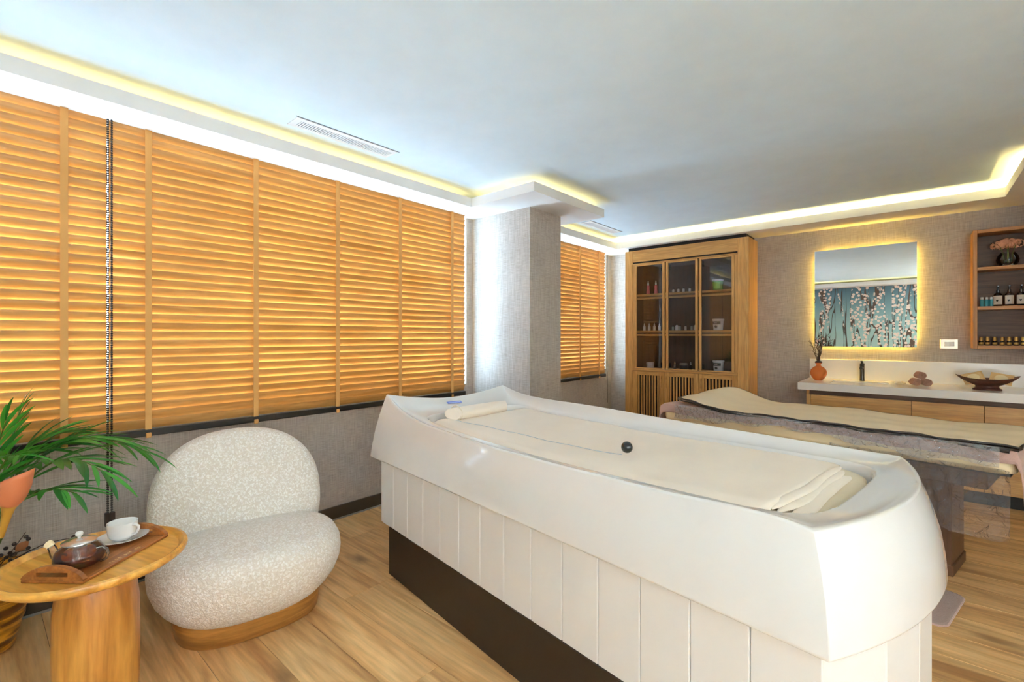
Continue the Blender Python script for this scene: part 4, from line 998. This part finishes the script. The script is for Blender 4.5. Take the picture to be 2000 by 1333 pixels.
# ------------------------------------------------------------------ counter
CT = thing('vanity_counter', 'white solid counter top with upstand below the mirror', 'counter', (-.797, 4.815, .777))
x1 = .785+.797
t = MB(); zt = .063
a0, a1, b0, b1 = .22, .62, .14, .40
t.box(0, a0, 0, YB-4.815, 0, zt).box(a1, x1, 0, YB-4.815, 0, zt).box(a0, a1, 0, b0, 0, zt).box(a0, a1, b1, YB-4.815, 0, zt)
t.build('worktop', 'white_stone', CT)
MB().box(a0, a1, b0, b1, zt-.012, zt-.006).build('basin', 'white_stone', CT)
MB().box(.0, x1, YB-4.815-.02, YB-4.815, zt, zt+.187, .002).build('backsplash', 'white_stone', CT)
CC = thing('vanity_cabinet', 'oak cabinet with flat doors under the white counter', 'cabinet', (-.737, 4.86, 0))
MB().box(0, .02, .0, .59, .1, .777).build('side_panel', 'oak', CC)
MB().box(0, .031, -.001, .02, .1, .735, .001).build('stile', 'oak', CC)
MB().box(.02, 1.52, .03, .59, .1, .775).build('carcass', 'walnut', CC)  # dark walnut puts the shadow under the counter into the carcass colour
for a, b2 in ((.033, .709), (.712, 1.115), (1.118, 1.52)): MB().box(a, b2, 0, .02, .102, .735, .0015).build('door', 'oakh', CC)
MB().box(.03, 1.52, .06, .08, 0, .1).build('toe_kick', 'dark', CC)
# things on the counter
ZK = .8405
VS = thing('terracotta_vase', 'round terracotta vase of dark bare twigs on the counter', 'vase', (-.685, 5.15, ZK))
MB().lathe([(.026, 0), (.030, .002), (.048, .022), (.063, .050), (.066, .072), (.060, .098), (.040, .122), (.022, .132), (.017, .142), (.021, .152), (.029, .162), (.027, .163), (.015, .145), (.013, .13)], 40).build('body', 'terracotta', VS, 50)
MB().sphere((0, 0, .168), .030, 10, .5).build('dry_moss', 'twig', VS, 60)
rnd = random.Random(11)
for k in range(12):
    a = rnd.uniform(0, 2*pi); l = rnd.uniform(.16, .30); sp = rnd.uniform(.02, .085); p = [(0, 0, .15)]
    for i in range(1, 7):
        q = i/6; p.append((cos(a)*sp*q+rnd.uniform(-.008, .008), sin(a)*sp*q*.7+rnd.uniform(-.008, .008), .15+l*q))
    mb = MB().tube(p, [.0032*(1-.7*i/6) for i in range(7)], 5)
    for j in (2, 3, 4, 5):
        s_ = Vector(p[j]); e_ = s_+Vector((rnd.uniform(-.035, .035), rnd.uniform(-.025, .025), rnd.uniform(.015, .05))); mb.tube([s_, (s_+e_)/2+Vector((.003, 0, .002)), e_], [.002, .0017, .001], 5)
    mb.build('twig', 'twig', VS, 60)
FA = thing('basin_faucet', 'dark grey basin faucet standing on the counter', 'faucet', (-.372, 5.33, ZK))
MB().lathe([(.021, 0), (.021, .004), (.0185, .006), (.0185, .14), (.017, .142)], 24).build('body', 'gun', FA, 45)
MB().box(-.012, .012, -.12, .015, .112, .130, .003).build('spout', 'gun', FA)
lv = MB().box(-.009, .009, -.07, .012, 0, .010, .003).build('lever', 'gun', FA); lv.location = (0, 0, .150); lv.rotation_euler = (R(-24), 0, 0)
MB().lathe([(.0185, .141), (.0185, .158), (.015, .162)], 24).build('lever_hub', 'gun', FA, 45)
# rolled towels
def towel_roll(label, x, y, z):
    t = thing('rolled_towel', label, 'towel', (x, y, z), R(14), 'rolled towels stacked on the counter')
    n = 90; turns = 3.6; r1 = .030; pts = []
    for i in range(n+1):
        q = i/n; a = -2*pi*turns*q+.6; r_ = .004+(r1-.004)*q; pts.append((r_*cos(a), r_*sin(a)))
    th = .0021; out = []; inn = []
    for i, (px_, pz_) in enumerate(pts):
        l = math.hypot(px_, pz_) or 1; out.append((px_*(1+th/l), pz_*(1+th/l))); inn.append((px_*(1-th/l), pz_*(1-th/l)))
    ring = out+inn[::-1]; rings = [[(a, yy, b2+r1+.003) for a, b2 in ring] for yy in (-.055, .055)]
    mb = MB(); m_ = len(ring); mb.add(rings[0]+rings[1], [(i, (i+1) % m_, m_+(i+1) % m_, m_+i) for i in range(m_)]+[(i, i+1, m_-2-i, m_-1-i) for i in range(n)]+[(m_+i, m_+m_-1-i, m_+m_-2-i, m_+i+1) for i in range(n)])
    mb.build('roll', 'rolltowel', t, 50); return t
towel_roll('brown rolled towel at the bottom left of the towel pyramid', -.006, 5.13, ZK); towel_roll('brown rolled towel at the bottom right of the towel pyramid', .062, 5.13, ZK); towel_roll('brown rolled towel on top of the towel pyramid', .026, 5.13, ZK+.0555)
# small cream flower heads
for k, (x, y, lb) in enumerate(((-.108, 5.06, 'flat cream blossom in front, left of the towels'), (-.085, 5.12, 'cream blossom nearest the rolled towels'))):
    t = thing('cream_blossom', lb+' on the counter', 'flower', (x, y, ZK), k*1.1, 'loose cream blossoms on the counter')
    pet = MB().loft([[(.030*q, w*.016*sin(pi*min(.97, q*.8+.15)), .004+.016*q*q+abs(w)*.003*q) for w in (-1, -.5, 0, .5, 1)] for q in [i/6 for i in range(7)]], False, False, close=False).mesh('petal', 'petal2', 60)
    for i in range(6): inst(pet, 'petal', t, (0, 0, 0), (0, 0, i*pi/3)); 
    for i in range(5): inst(pet, 'petal', t, (0, 0, .004), (0, -.5, i*2*pi/5+.3), (.7, .7, .9))
# boat bowl
BO = thing('carved_bowl', 'dark carved wooden boat-shaped bowl on a foot', 'bowl', (.41, 5.06, ZK), R(3))
rings = []; n = 96
def bowl_ring(A, B, h, rip):
    out = []
    for i in range(n):
        a = 2*pi*i/n; k = 1+rip*cos(48*a); x = A*cos(a)*k; y = B*sin(a)*k; out.append((x, y, h+.028*(abs(cos(a))**3)*(A/.175)**2))
    return out
for A, B, h, rp in ((.060, .040, .030, .0), (.085, .055, .036, .012), (.115, .075, .048, .014), (.145, .092, .062, .014), (.168, .104, .078, .012), (.176, .108, .0835, 0), (.174, .106, .086, 0), (.166, .100, .082, 0), (.12, .075, .058, 0), (.05, .03, .045, 0)): rings.append(bowl_ring(A, B, h, rp))
MB().loft(rings).build('basin', 'darkwood', BO, 60)
MB().lathe([(.080, 0), (.082, .003), (.082, .010), (.070, .015), (.064, .024), (.066, .031), (.07, .034)], 40, sy=.66).build('foot', 'darkwood', BO, 45)
for k, (x, y, z, r3, lb) in enumerate(((-.075, .0, .088, (R(62), R(-16), R(8)), 'flat loofah packet tilted in the left of the carved bowl'), (.075, .0, .088, (R(60), R(10), R(-10)), 'square loofah packet standing in the right of the carved bowl'))):
    t = thing('loofah_packet', lb, 'loofah', (.41+x, 5.06+y, ZK+z), 0, 'loofah packets in the bowl'); t.rotation_euler = r3
    rr = []
    for zz, d in ((-.006, .012), (-.003, .003), (0, 0), (.003, .003), (.006, .012)): rr.append([(sgx*(.062-d), sgy*(.044-d), zz) for sgx, sgy in ((-1, -1), (1, -1), (1, 1), (-1, 1))])
    MB().loft(rr).build('packet', 'kraft', t); MB().lathe([(.036, -.0065), (.038, 0), (.036, .0085), (.02, .0095)], 28, sy=.8).build('loofah_disc', 'kraft2', t, 50)
# ------------------------------------------------------------------ open wall shelf
SX0, SX1, SY0, SY1 = .345, .775, 5.25, YB
WS = thing('wall_shelf', 'open oak wall shelf with dark walnut back right of the mirror', 'shelf', (SX0, SY0, 1.150))
D = SY1-SY0; Wd = SX1-SX0; Hh = .946
MB().box(0, .026, 0, D, 0, Hh, .0015).build('side_panel', 'shelfoakv', WS) if 'shelfoakv' in M else None
M['shelfoakv'] = wood('warm_oak_edge_vertical', srgb(206, 146, 78), srgb(172, 112, 52), scale=(30, 30, 1.6), rough=.45, rnd=.04)
MB().box(0, .026, 0, D, 0, Hh, .0015).build('side_panel', 'shelfoakv', WS); MB().box(Wd-.026, Wd, 0, D, 0, Hh, .0015).build('side_panel', 'shelfoakv', WS)
for z0, nm in ((0, 'bottom_panel'), (Hh-.026, 'top_panel')): MB().box(.026, Wd-.026, 0, D, z0, z0+.026, .0015).build(nm, 'shelfoak', WS)
for z0 in (.310, .623): MB().box(.026, Wd-.026, .004, D-.012, z0, z0+.026, .0015).build('shelf_board', 'shelfoak', WS)
MB().box(.026, Wd-.026, D-.012, D, .026, Hh-.026).build('back_panel', 'walnut', WS)
SZ1, SZ2, SZ3 = 1.150+.0265, 1.150+.3365, 1.150+.6495
ords = ['leftmost', 'second', 'third', 'fourth', 'fifth', 'sixth', 'seventh']
for k, x in enumerate((.397, .434, .474, .514, .553, .591, .628)):
    bottle('oil_vial', '%s gold-capped oil vial%s on the lowest wall shelf' % (ords[k], '' if k == 0 else ' from the left'), 'vial', 'gold capped vials on the wall shelf', (x, 5.32, SZ1), [(.0125, 0), (.0138, .002), (.0138, .030), (.0110, .034)], 'amber', [(.0112, .034), (.0116, .036), (.0116, .066), (.0100, .068)], 'gold', (.0142, .006, .025), 'gold')
for k, x in enumerate((.402, .430, .458)):
    bottle('teal_bottle', '%s teal mini bottle with white cap on the wall shelf' % ('left', 'middle', 'right')[k], 'bottle', 'teal mini bottles on the wall shelf', (x, 5.325+.012*k, SZ2), [(.0120, 0), (.0132, .002), (.0132, .052), (.009, .058)], 'teal', [(.0095, .058), (.0098, .060), (.0098, .076), (.008, .078)], 'whitep')
for k, x in enumerate((.492, .555, .619)):
    def pump(t):
        MB().lathe([(.006, .128), (.0055, .150), (.004, .158)], 12).build('pump', 'black', t, 45); MB().box(-.006, .006, -.026, .008, .152, .164, .002).build('nozzle', 'black', t)
    bottle('pump_bottle', '%s dark pump bottle with white label on the wall shelf' % ('left', 'middle', 'right')[k], 'bottle', 'dark pump bottles on the wall shelf', (x, 5.33, SZ2), [(.022, 0), (.0245, .003), (.0245, .090), (.020, .102), (.010, .108)], 'amber', [(.0105, .108), (.0108, .110), (.0108, .130), (.008, .132)], 'black', (.0250, .014, .084), 'paper', extra=pump)
for ob in [o for o in C.objects if o.name.startswith('pump_bottle')]:
    vs = []
    for i in range(16):
        a = 2*pi*i/16; th = R(256)+.28*cos(a); z = .046+.007*sin(a)+.003*cos(2*a); vs.append((.0254*cos(th), .0254*sin(th), z))
    MB().add(vs, [tuple(range(16))]).build('label_emblem', 'darklabel', ob)
GV = thing('glass_vase', 'round clear glass vase of peach hydrangea on the wall shelf', 'vase', (.548, 5.345, SZ3))
MB().lathe([(.030, .001), (.048, .004), (.062, .030), (.066, .055), (.058, .085), (.044, .105), (.042, .112)], 36, cap=False).build('vase_body', 'clear', GV, 60)
MB().lathe([(.030, .003), (.046, .006), (.059, .030), (.062, .048)], 36).build('water', 'clear', GV, 60)
rnd = random.Random(21)
for hx, hy, hz, hr in ((-.045, -.01, .165, .050), (.042, -.012, .170, .050), (0, -.02, .180, .050), (0, .02, .175, .045)):
    mb = MB()
    for k in range(70):
        th = rnd.uniform(0, 2*pi); ph = math.acos(rnd.uniform(-.5, 1)); nrm = Vector((sin(ph)*cos(th), sin(ph)*sin(th), cos(ph)))
        c = Vector((hx, hy, hz))+Vector((nrm.x*hr, nrm.y*hr*.8, nrm.z*hr*.72)); a1 = nrm.orthogonal().normalized(); a2 = nrm.cross(a1); ro = rnd.uniform(0, pi); s_ = rnd.uniform(.008, .012)
        for pet_ in range(4):
            a = ro+pet_*pi/2; d = a1*cos(a)+a2*sin(a); e = a1*-sin(a)+a2*cos(a)
            mb.add([c, c+d*s_*.6+e*s_*.5+nrm*.002, c+d*s_*1.15+nrm*.005, c+d*s_*.6-e*s_*.5+nrm*.002], [(0, 1, 2, 3)])
    mb.build('flower_head', 'petal', GV)
    MB().tube([(hx*.4, hy, .03), (hx*.6, hy, .10), (hx, hy, hz)], .002, 5).build('flower_stem', 'stem', GV, 60)
